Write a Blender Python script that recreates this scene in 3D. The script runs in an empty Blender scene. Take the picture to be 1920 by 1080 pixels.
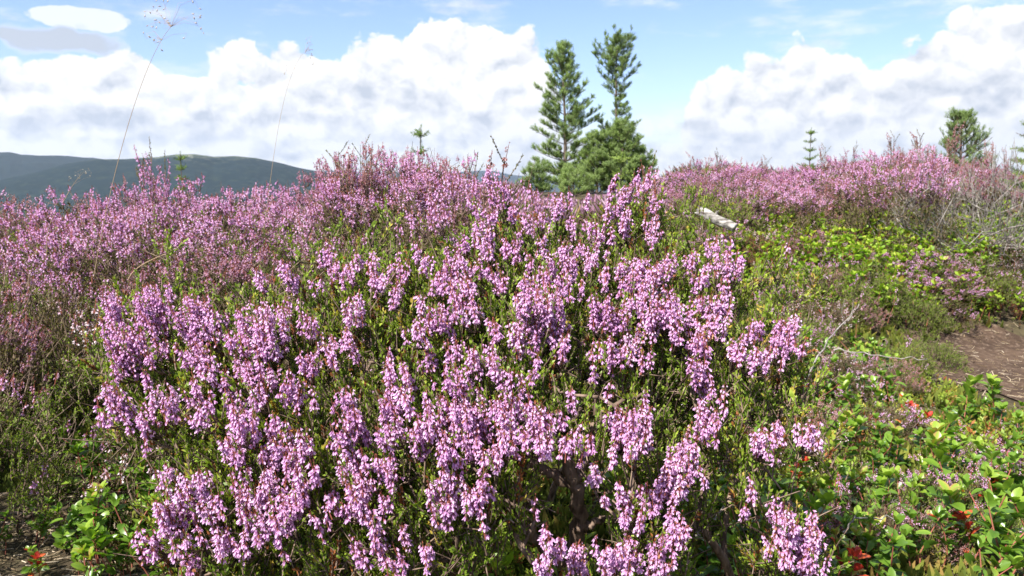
import bpy, math, random
import numpy as np
from mathutils import Vector

# ------------------------------------------------------------------ camera, sky, sun, exposure
SC = bpy.context.scene
COL = SC.collection
CAM_Z, F_PX, PITCH = 0.62, 1493.0, math.radians(7.8)
cam_d = bpy.data.cameras.new("camera")
cam_d.sensor_width = 36.0
cam_d.lens = 36.0 * F_PX / 1920.0
cam_d.clip_start, cam_d.clip_end = 0.02, 120000.0
cam = bpy.data.objects.new("camera", cam_d)
COL.objects.link(cam)
cam.location = (0, 0, CAM_Z)
cam.rotation_euler = (math.pi / 2 - PITCH, 0, 0)
SC.camera = cam
cam_d.dof.use_dof = True
cam_d.dof.focus_distance = 0.66
cam_d.dof.aperture_fstop = 26.0

SUN_EL, SUN_AZ = math.radians(50), math.radians(-136)   # azimuth from +y (view direction), positive to the right
sun_dir = Vector((math.sin(SUN_AZ) * math.cos(SUN_EL), math.cos(SUN_AZ) * math.cos(SUN_EL), math.sin(SUN_EL)))
sd = bpy.data.lights.new("sun", 'SUN')
sd.energy = 5.0
sd.angle = math.radians(0.5)
sd.color = (1.0, 0.965, 0.90)
sun = bpy.data.objects.new("sun", sd)
COL.objects.link(sun)
sun.rotation_euler = sun_dir.to_track_quat('Z', 'Y').to_euler()
SC.view_settings.view_transform = 'Standard'
SC.view_settings.look = 'None'
SC.view_settings.exposure = 1.16
SC.view_settings.gamma = 1.0
SC.view_settings.use_curve_mapping = False
SC.cycles.max_bounces = 6
SC.cycles.diffuse_bounces = 3
SC.cycles.glossy_bounces = 2
SC.cycles.transmission_bounces = 3
SC.cycles.transparent_max_bounces = 8
SC.cycles.volume_bounces = 0
SC.cycles.caustics_reflective = False
SC.cycles.caustics_refractive = False
SC.cycles.sample_clamp_indirect = 6.0

FWD = np.array([0, math.cos(PITCH), -math.sin(PITCH)])
UPV = np.array([0, math.sin(PITCH), math.cos(PITCH)])
RGT = np.array([1.0, 0, 0])
CAMP = np.array([0, 0, CAM_Z])


def ray(px, py):
    return FWD + (px - 960) / F_PX * RGT + (540 - py) / F_PX * UPV


def at(px, py, Y):
    d = ray(px, py)
    return CAMP + d * (Y / d[1])


class Nodes:
    """small helper to write node graphs as expressions"""
    def __init__(self, tree):
        self.t = tree
        self.n = tree.nodes
        self.l = tree.links

    def put(self, sock, v):
        if isinstance(v, bpy.types.NodeSocket):
            self.l.new(v, sock)
        elif v is not None:
            sock.default_value = v

    def add(self, typ, **kw):
        nd = self.n.new(typ)
        for k, v in kw.items():
            setattr(nd, k, v)
        return nd

    def math(self, op, a, b=None, c=None, clamp=False):
        nd = self.add('ShaderNodeMath', operation=op, use_clamp=clamp)
        for i, v in enumerate((a, b, c)):
            if v is not None:
                self.put(nd.inputs[i], v)
        return nd.outputs[0]

    def vmath(self, op, a, b=None):
        nd = self.add('ShaderNodeVectorMath', operation=op)
        self.put(nd.inputs[0], a)
        if b is not None:
            self.put(nd.inputs[1], b)
        return nd.outputs['Value'] if op in ('LENGTH', 'DOT_PRODUCT', 'DISTANCE') else nd.outputs[0]

    def noise(self, vec, scale, detail=4, rough=0.5, dist=0.0, dim='3D'):
        nd = self.add('ShaderNodeTexNoise', noise_dimensions=dim)
        self.put(nd.inputs['Vector'], vec)
        nd.inputs['Scale'].default_value = scale
        nd.inputs['Detail'].default_value = detail
        nd.inputs['Roughness'].default_value = rough
        nd.inputs['Distortion'].default_value = dist
        return nd.outputs[0]

    def rng(self, v, a, b, c=0.0, d=1.0, smooth=True):
        nd = self.add('ShaderNodeMapRange', interpolation_type='SMOOTHSTEP' if smooth else 'LINEAR')
        self.put(nd.inputs[0], v)
        for i, x in enumerate((a, b, c, d)):
            nd.inputs[i + 1].default_value = x
        return nd.outputs[0]

    def mix(self, f, a, b):
        nd = self.add('ShaderNodeMix', data_type='RGBA')
        self.put(nd.inputs[0], f)
        self.put(nd.inputs[6], a if isinstance(a, bpy.types.NodeSocket) else (*a, 1) if len(a) == 3 else a)
        self.put(nd.inputs[7], b if isinstance(b, bpy.types.NodeSocket) else (*b, 1) if len(b) == 3 else b)
        return nd.outputs[2]


# ---- sky: Nishita air with a field of cumulus laid out by direction (azimuth, elevation)
world = bpy.data.worlds.new("World")
SC.world = world
world.use_nodes = True
W = Nodes(world.node_tree)
W.n.clear()
geo = W.add('ShaderNodeTexCoord')
sep = W.add('ShaderNodeSeparateXYZ')
W.l.new(geo.outputs['Generated'], sep.inputs[0])
az = W.math('ARCTAN2', sep.outputs[0], sep.outputs[1])
el = W.math('ARCSINE', sep.outputs[2])
comb = W.add('ShaderNodeCombineXYZ')
W.l.new(az, comb.inputs[0])
W.l.new(el, comb.inputs[1])
P = comb.outputs[0]
warpn = W.add('ShaderNodeTexNoise', noise_dimensions='2D')
W.l.new(P, warpn.inputs['Vector'])
warpn.inputs['Scale'].default_value = 14
warpn.inputs['Detail'].default_value = 3
wv = W.vmath('MULTIPLY', W.vmath('SUBTRACT', warpn.outputs['Color'], (0.5, 0.5, 0.5)), (0.045, 0.035, 0.0))
PW = W.vmath('ADD', P, wv)
PV0 = W.vmath('ADD', P, W.vmath('MULTIPLY', wv, (0.3, 0.15, 0)))

# one blob = centre and radii of a cloud mass, given as directions
blob = bpy.data.node_groups.new('cloud_blob', 'ShaderNodeTree')
blob.interface.new_socket('P', in_out='INPUT', socket_type='NodeSocketVector')
blob.interface.new_socket('C', in_out='INPUT', socket_type='NodeSocketVector')
blob.interface.new_socket('R', in_out='INPUT', socket_type='NodeSocketVector')
blob.interface.new_socket('Prev', in_out='INPUT', socket_type='NodeSocketFloat')
blob.interface.new_socket('V', in_out='OUTPUT', socket_type='NodeSocketFloat')
B = Nodes(blob)
gi, go = B.add('NodeGroupInput'), B.add('NodeGroupOutput')
q = B.vmath('MULTIPLY', B.vmath('SUBTRACT', gi.outputs[0], gi.outputs[1]), gi.outputs[2])
v = B.math('SUBTRACT', 1.0, B.vmath('LENGTH', q))
B.l.new(B.math('MAXIMUM', v, gi.outputs[3]), go.inputs[0])


def dir_of(px, py):
    d = ray(px, py)
    d = d / np.linalg.norm(d)
    return math.atan2(d[0], d[1]), math.asin(d[2])


def field(points, vec):
    prev = -3.0
    for (px, py, rx, ry) in points:
        nd = W.add('ShaderNodeGroup')
        nd.node_tree = blob
        u, w_ = dir_of(px, py)
        W.put(nd.inputs[0], vec)
        nd.inputs[1].default_value = (u, w_, 0)
        nd.inputs[2].default_value = (F_PX / rx, F_PX / ry, 0)
        W.put(nd.inputs[3], prev)
        prev = nd.outputs[0]
    return prev


TOP = [(-1200, 200), (-900, 60), (-600, 150), (-300, 60), (-100, 95), (0, 108), (30, 104), (70, 99), (100, 92), (170, 95), (200, 80), (240, 75), (275, 84), (296, 102),
       (318, 138), (345, 130), (385, 110), (410, 82), (440, 70), (470, 78), (490, 100), (506, 103), (525, 80), (550, 74), (585, 80), (602, 95), (618, 112),
       (650, 95), (668, 78), (690, 64), (712, 55), (740, 60), (760, 42), (776, 18), (800, 14), (830, 24), (850, 16), (900, 20), (950, 35), (985, 60),
       (1012, 88), (1030, 120), (1045, 175), (1075, 235), (1120, 300), (1250, 300), (1285, 215), (1316, 162), (1340, 142), (1380, 112), (1440, 96), (1485, 80),
       (1510, 58), (1530, 70), (1548, 92), (1570, 80), (1600, 75), (1638, 92), (1652, 118), (1668, 108), (1682, 80), (1720, 52), (1770, 45), (1820, 25),
       (1870, 8), (1920, 4), (2000, -30), (2200, -50), (2500, 60), (2900, 100), (3200, 200)]
GREY = [(700, 178, 110, 26), (480, 216, 210, 30), (160, 222, 170, 30), (830, 216, 150, 22), (1800, 176, 140, 26), (1700, 226, 230, 18),
        (1490, 138, 40, 18), (0, 140, 26, 22), (330, 262, 230, 16), (1350, 250, 200, 14)]
AZ0, AZ1 = -0.72, 0.72
fc = W.add('ShaderNodeFloatCurve')
cv = fc.mapping.curves[0]
pts = {}
for (px, py) in TOP:
    u, w_ = dir_of(px, py)
    u = (u - AZ0) / (AZ1 - AZ0)
    if 0 <= u <= 1:
        pts[round(u, 4)] = min(1, max(0, w_ / 0.3))
us = sorted(pts)
while len(cv.points) < len(us):
    cv.points.new(0.5, 0.5)
for p_, u in zip(sorted(cv.points, key=lambda p: 0), us):
    p_.location = (u, pts[u])
fc.mapping.update()
sw = W.add('ShaderNodeSeparateXYZ')
W.l.new(PW, sw.inputs[0])
W.put(fc.inputs[1], W.rng(sw.outputs[0], AZ0, AZ1, smooth=False))
topel = W.math('MULTIPLY', fc.outputs[0], 0.3)
inside = W.math('MULTIPLY', W.math('SUBTRACT', topel, sw.outputs[1]), 26.0)
f1 = W.math('MULTIPLY', field([(155, 32, 88, 19)], PV0), 1.6)
f1 = W.math('MAXIMUM', f1, inside)
f2 = field(GREY, PW)
f3 = field([(112, 74, 66, 26), (70, 66, 46, 12), (0, 145, 34, 26)], W.vmath('ADD', P, W.vmath('MULTIPLY', wv, (1.6, 1.5, 0))))
def billow(vec, scale, detail, rough):
    nd = W.add('ShaderNodeTexVoronoi', feature='SMOOTH_F1', voronoi_dimensions='2D')
    W.put(nd.inputs['Vector'], vec)
    nd.inputs['Scale'].default_value = scale
    nd.inputs['Detail'].default_value = detail
    nd.inputs['Roughness'].default_value = rough
    nd.inputs['Smoothness'].default_value = 0.35
    return nd.outputs['Distance']


fw = W.add('ShaderNodeTexNoise', noise_dimensions='2D')
W.l.new(P, fw.inputs['Vector'])
fw.inputs['Scale'].default_value = 45
fw.inputs['Detail'].default_value = 3
PV = W.vmath('ADD', P, W.vmath('MULTIPLY', W.vmath('SUBTRACT', fw.outputs['Color'], (0.5, 0.5, 0.5)), (0.016, 0.012, 0.0)))
PV = W.vmath('MULTIPLY', PV, (1.0, 1.25, 1.0))
b1 = billow(PV, 17, 4, 0.52)
b2 = billow(W.vmath('ADD', PV, (-0.008, 0.015, 0)), 17, 4, 0.52)      # the same billows a step towards the light
nB = W.noise(W.vmath('MULTIPLY', P, (1.0, 3.6, 1.0)), 7, 6, 0.60, dim='2D')
nC = W.noise(W.vmath('MULTIPLY', PW, (1.0, 1.9, 1.0)), 8, 5, 0.6, dim='2D')
puff = W.math('MULTIPLY', W.math('SUBTRACT', 0.80, b1), 0.85)
lowel = W.rng(el, 0.015, 0.115, 1.0, 0.0)
holes = W.math('MULTIPLY', W.rng(nC, 0.40, 0.30, 0.0, 1.1), W.rng(inside, 0.4, 1.6))
dens = W.math('SUBTRACT', W.math('ADD', f1, W.math('SUBTRACT', puff, 0.06)), holes)
a_cum = W.rng(dens, -0.02, 0.20)
# layered cloud bands that thicken towards the horizon, and scattered cloud over the rest of the sky
wedge = W.rng(W.vmath('LENGTH', W.vmath('MULTIPLY', W.vmath('SUBTRACT', P, (*dir_of(1190, 95), 0)), (F_PX / 320, F_PX / 115, 0))), 0.4, 1.3, 0.34, 0.0)
band = W.math('SUBTRACT', W.math('ADD', W.math('MULTIPLY', lowel, 0.50), nB), wedge)
a_band = W.rng(band, 0.52, 0.98, 0.0, 0.92)
highel = W.rng(el, 0.24, 0.45)
a_high = W.math('MULTIPLY', W.rng(nB, 0.50, 0.60), highel)
cirr = W.math('MULTIPLY', W.rng(nB, 0.50, 0.80, 0.0, 0.7), W.rng(el, 0.05, 0.12))
a_dark = W.rng(W.math('ADD', f3, W.math('MULTIPLY', W.math('SUBTRACT', nC, 0.5), 2.2)), -0.2, 0.45, 0.0, 0.95)
a_cum = W.math('MULTIPLY', a_cum, W.rng(W.math('ADD', W.math('MULTIPLY', nC, 1.0), W.math('MULTIPLY', inside, 0.5)), 0.25, 0.62, 0.72, 1.0))
alpha = W.math('MAXIMUM', W.math('MAXIMUM', a_cum, a_band), W.math('MAXIMUM', a_high, W.math('MAXIMUM', cirr, a_dark)))
emb = W.math('MULTIPLY', W.math('SUBTRACT', b2, b1), 1.25)
g2 = W.rng(W.math('ADD', f2, W.math('MULTIPLY', puff, 0.6)), -0.5, 1.0)
g2 = W.math('MULTIPLY', g2, 0.48)
bandg = W.math('MULTIPLY', W.math('MULTIPLY', W.rng(nB, 0.40, 0.60, 1.0, 0.0), W.rng(el, 0.01, 0.10, 1.0, 0.0)), 0.24)
deep = W.math('MULTIPLY', W.rng(nC, 0.42, 0.70), W.rng(f1, 0.1, 1.2, 0.0, 0.24))
grey = W.math('ADD', W.math('MAXIMUM', g2, bandg), deep)
grey = W.math('SUBTRACT', W.math('ADD', grey, 0.04), emb)
grey = W.math('MAXIMUM', grey, W.math('MULTIPLY', a_dark, 1.15), clamp=True)
cloud_col = W.mix(grey, (1.0, 0.99, 0.985), (0.54, 0.585, 0.67))
sky = W.add('ShaderNodeTexSky', sky_type='NISHITA', sun_disc=False)
sky.sun_elevation = SUN_EL
sky.sun_rotation = SUN_AZ
sky.altitude = 500
sky.air_density = 1.0
sky.dust_density = 0.3
sky.ozone_density = 2.0
SKY_STR = 0.10
CLOUD_L = 0.53 / SKY_STR
cl = W.vmath('MULTIPLY', cloud_col, (CLOUD_L, CLOUD_L, CLOUD_L))
skycol = W.vmath('MULTIPLY', sky.outputs[0], (0.80, 0.80, 0.95))
allc = W.mix(alpha, skycol, cl)
bg = W.add('ShaderNodeBackground')
W.l.new(allc, bg.inputs[0])
bg.inputs[1].default_value = SKY_STR
wo = W.add('ShaderNodeOutputWorld')
W.l.new(bg.outputs[0], wo.inputs[0])
world.cycles.sampling_method = 'MANUAL'
world.cycles.sample_map_resolution = 512


# ------------------------------------------------------------------ materials
def principled(N, base, rough=0.6, spec=0.3, sub=None):
    b = N.add('ShaderNodeBsdfPrincipled')
    N.put(b.inputs['Base Color'], base if isinstance(base, bpy.types.NodeSocket) else (*base, 1))
    b.inputs['Roughness'].default_value = rough
    b.inputs['Specular IOR Level'].default_value = spec
    return b


def leafy(name, stops, rough=0.5, spec=0.3, trans=0.35, tcol=None, noise=None):
    """material of thin plant tissue: colour runs along the 'tint' attribute, light passes through in part"""
    m = bpy.data.materials.new(name)
    m.use_nodes = True
    N = Nodes(m.node_tree)
    N.n.clear()
    at_ = N.add('ShaderNodeAttribute', attribute_name='tint')
    oi = N.add('ShaderNodeObjectInfo')
    f = at_.outputs['Fac']
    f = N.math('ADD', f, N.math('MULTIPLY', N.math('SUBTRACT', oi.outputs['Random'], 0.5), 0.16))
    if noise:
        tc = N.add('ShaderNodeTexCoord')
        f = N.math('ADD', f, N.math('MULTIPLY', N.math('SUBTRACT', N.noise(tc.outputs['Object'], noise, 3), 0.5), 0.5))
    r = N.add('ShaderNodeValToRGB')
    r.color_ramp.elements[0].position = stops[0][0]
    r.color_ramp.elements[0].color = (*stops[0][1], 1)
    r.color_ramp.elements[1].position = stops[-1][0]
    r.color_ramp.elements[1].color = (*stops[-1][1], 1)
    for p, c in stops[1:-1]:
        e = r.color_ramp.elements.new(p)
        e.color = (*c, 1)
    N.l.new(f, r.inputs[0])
    b = principled(N, r.outputs[0], rough, spec)
    out = N.add('ShaderNodeOutputMaterial')
    if trans > 0:
        t = N.add('ShaderNodeBsdfTranslucent')
        g = tcol or (1.1, 1.1, 0.9)
        N.put(t.inputs[0], N.vmath('MULTIPLY', r.outputs[0], g))
        mx = N.add('ShaderNodeMixShader')
        mx.inputs[0].default_value = trans
        N.l.new(b.outputs[0], mx.inputs[1])
        N.l.new(t.outputs[0], mx.inputs[2])
        N.l.new(mx.outputs[0], out.inputs[0])
    else:
        N.l.new(b.outputs[0], out.inputs[0])
    return m


M = {}
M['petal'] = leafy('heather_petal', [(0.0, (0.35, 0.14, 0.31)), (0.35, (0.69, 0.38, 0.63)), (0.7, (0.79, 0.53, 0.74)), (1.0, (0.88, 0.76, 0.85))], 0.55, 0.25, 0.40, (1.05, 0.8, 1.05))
M['petal_dull'] = leafy('heather_petal_dull', [(0.0, (0.22, 0.11, 0.13)), (0.35, (0.42, 0.23, 0.31)), (0.7, (0.55, 0.33, 0.43)), (1.0, (0.72, 0.56, 0.62))], 0.6, 0.2, 0.38, (1.05, 0.8, 1.0))
M['petal_pale'] = leafy('heather_bud_pale', [(0.0, (0.42, 0.20, 0.26)), (0.4, (0.60, 0.38, 0.50)), (1.0, (0.84, 0.74, 0.76))], 0.6, 0.2, 0.3)
M['petal_old'] = leafy('heather_old_flower', [(0.0, (0.16, 0.08, 0.06)), (0.5, (0.36, 0.20, 0.20)), (1.0, (0.52, 0.36, 0.38))], 0.7, 0.15, 0.2)
M['calyx'] = leafy('heather_calyx', [(0.0, (0.16, 0.05, 0.035)), (0.6, (0.32, 0.10, 0.07)), (1.0, (0.42, 0.24, 0.12))], 0.6, 0.2, 0.15)
M['shoot'] = leafy('heather_shoot', [(0.0, (0.06, 0.10, 0.014)), (0.45, (0.18, 0.27, 0.028)), (0.8, (0.32, 0.41, 0.05)), (1.0, (0.46, 0.34, 0.06))], 0.5, 0.35, 0.32, (1.2, 1.25, 0.5))
M['shoot_dull'] = leafy('heather_shoot_dull', [(0.0, (0.07, 0.055, 0.022)), (0.45, (0.13, 0.125, 0.035)), (0.8, (0.17, 0.17, 0.045)), (1.0, (0.28, 0.16, 0.07))], 0.6, 0.25, 0.25, (1.2, 1.1, 0.6))
M['shoot_rust'] = leafy('heather_shoot_rust', [(0.0, (0.12, 0.04, 0.02)), (0.5, (0.26, 0.09, 0.03)), (1.0, (0.40, 0.17, 0.05))], 0.6, 0.25, 0.25)
M['berryleaf'] = leafy('lingonberry_leaf', [(0.0, (0.045, 0.10, 0.014)), (0.4, (0.085, 0.17, 0.02)), (0.75, (0.17, 0.29, 0.032)), (0.97, (0.30, 0.40, 0.05)), (1.0, (0.42, 0.30, 0.09))], 0.32, 0.5, 0.35, (1.1, 1.3, 0.4))
M['bilberry'] = leafy('bilberry_leaf', [(0.0, (0.09, 0.17, 0.018)), (0.5, (0.22, 0.36, 0.03)), (0.85, (0.40, 0.48, 0.05)), (1.0, (0.46, 0.28, 0.06))], 0.5, 0.35, 0.42, (1.1, 1.3, 0.4))
M['redleaf'] = leafy('red_leaf', [(0.0, (0.30, 0.02, 0.018)), (0.5, (0.58, 0.05, 0.03)), (1.0, (0.62, 0.20, 0.05))], 0.4, 0.4, 0.35)
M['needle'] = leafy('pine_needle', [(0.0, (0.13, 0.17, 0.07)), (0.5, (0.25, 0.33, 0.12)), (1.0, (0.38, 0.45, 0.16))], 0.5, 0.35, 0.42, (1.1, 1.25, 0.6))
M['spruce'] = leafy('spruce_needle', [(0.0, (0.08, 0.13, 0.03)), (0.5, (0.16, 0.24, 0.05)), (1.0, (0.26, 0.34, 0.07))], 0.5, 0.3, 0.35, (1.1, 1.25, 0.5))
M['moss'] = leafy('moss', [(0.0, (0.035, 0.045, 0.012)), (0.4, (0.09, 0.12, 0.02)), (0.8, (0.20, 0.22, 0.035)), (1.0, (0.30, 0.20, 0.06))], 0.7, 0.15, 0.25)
M['straw'] = leafy('straw', [(0.0, (0.16, 0.11, 0.06)), (0.5, (0.38, 0.29, 0.18)), (1.0, (0.60, 0.52, 0.40))], 0.6, 0.25, 0.1)
M['grass'] = leafy('grass_stem', [(0.0, (0.30, 0.18, 0.12)), (0.5, (0.46, 0.33, 0.20)), (1.0, (0.62, 0.52, 0.42))], 0.5, 0.3, 0.2)


def barky(name, c1, c2, scale, stretch=(1, 1, 0.25), rough=0.8, bump=0.3):
    m = bpy.data.materials.new(name)
    m.use_nodes = True
    N = Nodes(m.node_tree)
    N.n.clear()
    tc = N.add('ShaderNodeTexCoord')
    vv = N.vmath('MULTIPLY', tc.outputs['Object'], stretch)
    n1 = N.noise(vv, scale, 6, 0.65)
    col = N.mix(N.rng(n1, 0.35, 0.68), c1, c2)
    b = principled(N, col, rough, 0.2)
    bp = N.add('ShaderNodeBump')
    bp.inputs['Strength'].default_value = bump
    bp.inputs['Distance'].default_value = 0.3 / scale
    N.l.new(n1, bp.inputs['Height'])
    N.l.new(bp.outputs[0], b.inputs['Normal'])
    out = N.add('ShaderNodeOutputMaterial')
    N.l.new(b.outputs[0], out.inputs[0])
    return m


M['wood'] = barky('heather_wood', (0.075, 0.048, 0.034), (0.27, 0.19, 0.14), 120, (1, 1, .3), .85, .5)
M['deadwood'] = barky('dead_twig', (0.15, 0.13, 0.11), (0.38, 0.34, 0.30), 90)
M['log'] = barky('bleached_wood', (0.09, 0.078, 0.066), (0.46, 0.43, 0.385), 70, (0.16, 1, 1), .8, .6)
M['bark'] = barky('pine_bark', (0.075, 0.055, 0.045), (0.20, 0.15, 0.12), 14)


# ------------------------------------------------------------------ mesh building in numpy
def norm(a):
    a = np.asarray(a, float)
    return a / np.maximum(np.linalg.norm(a, axis=-1, keepdims=True), 1e-9)


def frames(d, roll):
    """rotation matrices whose local z runs along d, turned by roll"""
    d = norm(d)
    ref = np.where(np.abs(d[:, 2:3]) > 0.95, np.array([[1.0, 0, 0]]), np.array([[0, 0, 1.0]]))
    x = norm(np.cross(ref, d))
    y = np.cross(d, x)
    c, s = np.cos(roll)[:, None], np.sin(roll)[:, None]
    return np.stack([x * c + y * s, -x * s + y * c, d], axis=2)


class T:
    """template: vertices, quads and triangles, tint per vertex, material slot"""
    def __init__(self, V, Q=(), R3=(), tint=None, mat=0):
        self.V = np.asarray(V, float).reshape(-1, 3)
        self.Q = np.asarray(Q, int).reshape(-1, 4)
        self.R3 = np.asarray(R3, int).reshape(-1, 3)
        self.tint = np.zeros(len(self.V)) if tint is None else np.asarray(tint, float)
        self.mat = mat


class MB:
    def __init__(self):
        self.V, self.C, self.Q, self.Qm, self.R3, self.Rm, self.n = [], [], [], [], [], [], 0

    def raw(self, V, Q=None, R3=None, tint=0.5, mat=0):
        V = np.asarray(V, float).reshape(-1, 3)
        self.V.append(V)
        self.C.append(np.broadcast_to(np.asarray(tint, float), (len(V),)).copy())
        if Q is not None and len(Q):
            Q = np.asarray(Q, int).reshape(-1, 4)
            self.Q.append(Q + self.n)
            self.Qm.append(np.full(len(Q), mat, np.int32))
        if R3 is not None and len(R3):
            R3 = np.asarray(R3, int).reshape(-1, 3)
            self.R3.append(R3 + self.n)
            self.Rm.append(np.full(len(R3), mat, np.int32))
        self.n += len(V)

    def inst(self, t, pos, d=None, roll=None, s=1.0, tint=0.0, R=None, mat=None):
        pos = np.asarray(pos, float).reshape(-1, 3)
        n = len(pos)
        if n == 0:
            return
        if R is None:
            R = frames(np.broadcast_to(np.asarray(d, float), (n, 3)), np.broadcast_to(np.asarray(roll, float), (n,)))
        s = np.asarray(s, float)
        s3 = s if s.ndim == 2 else np.repeat(np.broadcast_to(s, (n,))[:, None], 3, 1)
        V = np.einsum('nij,nmj->nmi', R, t.V[None] * s3[:, None, :]) + pos[:, None, :]
        m = len(t.V)
        off = (np.arange(n) * m)[:, None, None]
        tt = t.tint[None] + np.broadcast_to(np.asarray(tint, float), (n,))[:, None]
        Q = (t.Q[None] + off).reshape(-1, 4) if len(t.Q) else None
        R3 = (t.R3[None] + off).reshape(-1, 3) if len(t.R3) else None
        self.raw(V.reshape(-1, 3), Q, R3, tt.reshape(-1), t.mat if mat is None else mat)

    def tube(self, pts, rad, sides=5, tint=0.5, mat=0):
        pts = np.asarray(pts, float)
        n = len(pts)
        rad = np.broadcast_to(np.asarray(rad, float), (n,))
        tg = norm(np.gradient(pts, axis=0))
        ref = np.array([0, 0, 1.0]) if abs(tg[0, 2]) < 0.9 else np.array([1.0, 0, 0])
        x = norm(np.cross(tg, ref))
        y = np.cross(tg, x)
        a = np.arange(sides) * 2 * math.pi / sides
        ring = x[:, None] * np.cos(a)[None, :, None] + y[:, None] * np.sin(a)[None, :, None]
        V = pts[:, None] + ring * rad[:, None, None]
        i = np.arange(n - 1)[:, None] * sides
        j = np.arange(sides)[None]
        k = (j + 1) % sides
        Q = np.stack([i + j, i + k, i + k + sides, i + j + sides], -1).reshape(-1, 4)
        self.raw(V.reshape(-1, 3), Q, None, tint, mat)

    def arrays(self):
        return self

    def build(self, name, mats, parent=None, link=True):
        V = np.concatenate(self.V) if self.V else np.zeros((0, 3))
        C = np.concatenate(self.C) if self.C else np.zeros(0)
        Q = np.concatenate(self.Q) if self.Q else np.zeros((0, 4), int)
        R3 = np.concatenate(self.R3) if self.R3 else np.zeros((0, 3), int)
        me = bpy.data.meshes.new(name)
        me.vertices.add(len(V))
        me.vertices.foreach_set('co', V.astype(np.float32).ravel())
        me.loops.add(len(Q) * 4 + len(R3) * 3)
        me.loops.foreach_set('vertex_index', np.concatenate([Q.ravel(), R3.ravel()]).astype(np.int32))
        me.polygons.add(len(Q) + len(R3))
        st = np.concatenate([np.arange(len(Q)) * 4, len(Q) * 4 + np.arange(len(R3)) * 3]).astype(np.int32)
        me.polygons.foreach_set('loop_start', st)
        mi = np.concatenate((self.Qm or [np.zeros(0, np.int32)]) + (self.Rm or [np.zeros(0, np.int32)])).astype(np.int32)
        for m in (mats if isinstance(mats, (list, tuple)) else [mats]):
            me.materials.append(m)
        me.polygons.foreach_set('material_index', mi)
        a = me.attributes.new('tint', 'FLOAT', 'POINT')
        a.data.foreach_set('value', C.astype(np.float32))
        me.update(calc_edges=True)
        o = bpy.data.objects.new(name, me)
        if link:
            COL.objects.link(o)
        if parent is not None:
            o.parent = parent
        return o


def smooth(o):
    o.data.polygons.foreach_set('use_smooth', np.ones(len(o.data.polygons), bool))
    return o


def tag(o, label=None, cat=None, group=None, kind=None):
    for k, v in (('label', label), ('category', cat), ('group', group), ('kind', kind)):
        if v:
            o[k] = v
    return o


def thing(name, label, cat, loc=(0, 0, 0), rz=0.0, group=None, s=1.0):
    o = bpy.data.objects.new(name, None)
    o.empty_display_size = 0.05
    COL.objects.link(o)
    o.location = loc
    o.rotation_euler = (0, 0, rz)
    o.scale = (s, s, s)
    return tag(o, label, cat, group)


def dup(root, loc, rz=0.0, s=1.0, label=None, group=None, tilt=(0, 0), cat=None):
    """copy of a thing with copies of its parts and sub-parts (mesh data shared)"""
    r = root.copy()
    COL.objects.link(r)
    r.location = loc
    r.rotation_euler = (tilt[0], tilt[1], rz)
    r.scale = s if isinstance(s, tuple) else (s, s, s)
    tag(r, label, cat, group)
    for ch in KIDS[root.name]:
        c = ch.copy()
        COL.objects.link(c)
        c.parent = r
    return r


KIDS = {}

# ------------------------------------------------------------------ terrain
_x = np.linspace


def vnoise(x, y, seed=0):
    """value noise on a lattice, vectorised"""
    xi, yi = np.floor(x).astype(np.int64), np.floor(y).astype(np.int64)
    fx, fy = x - xi, y - yi
    fx, fy = fx * fx * (3 - 2 * fx), fy * fy * (3 - 2 * fy)

    def h(a, b):
        n = (a * 374761393 + b * 668265263 + seed * 1442695041) & 0xffffffff
        n = ((n ^ (n >> 13)) * 1274126177) & 0xffffffff
        n = n ^ (n >> 16)
        return (n & 0xffff) / 65535.0
    return (h(xi, yi) * (1 - fx) + h(xi + 1, yi) * fx) * (1 - fy) + (h(xi, yi + 1) * (1 - fx) + h(xi + 1, yi + 1) * fx) * fy


def fbm(x, y, oct=4, seed=0):
    s, a, f = 0, 0.5, 1.0
    for i in range(oct):
        s = s + a * (vnoise(x * f, y * f, seed + i) - 0.5)
        a *= 0.5
        f *= 2.03
    return s


PL = ([0, 1.2, 1.6, 2.2, 3.0, 3.6, 4.5, 8, 30, 200, 1000, 4e4], [0, .02, .08, .16, .22, .20, 0, -1.5, -12, -70, -230, -230])
PM = ([0, .6, 1.0, 1.4, 2, 3, 5, 8, 15, 25, 32, 60, 200, 1000, 4e4], [0, .09, .13, .14, .17, .14, .10, .12, .20, .22, 0, -8, -60, -230, -230])
PR = ([0, .8, 1.2, 2.0, 2.6, 3.2, 3.8, 5, 7, 12, 20, 32, 60, 200, 1000, 4e4], [0, .08, .09, .05, .10, .27, .37, .41, .44, .38, .2, -1, -8, -60, -230, -230])
PATH_C, PATH_R = np.array([1.87, 2.12]), np.array([0.70, 0.64])


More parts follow.
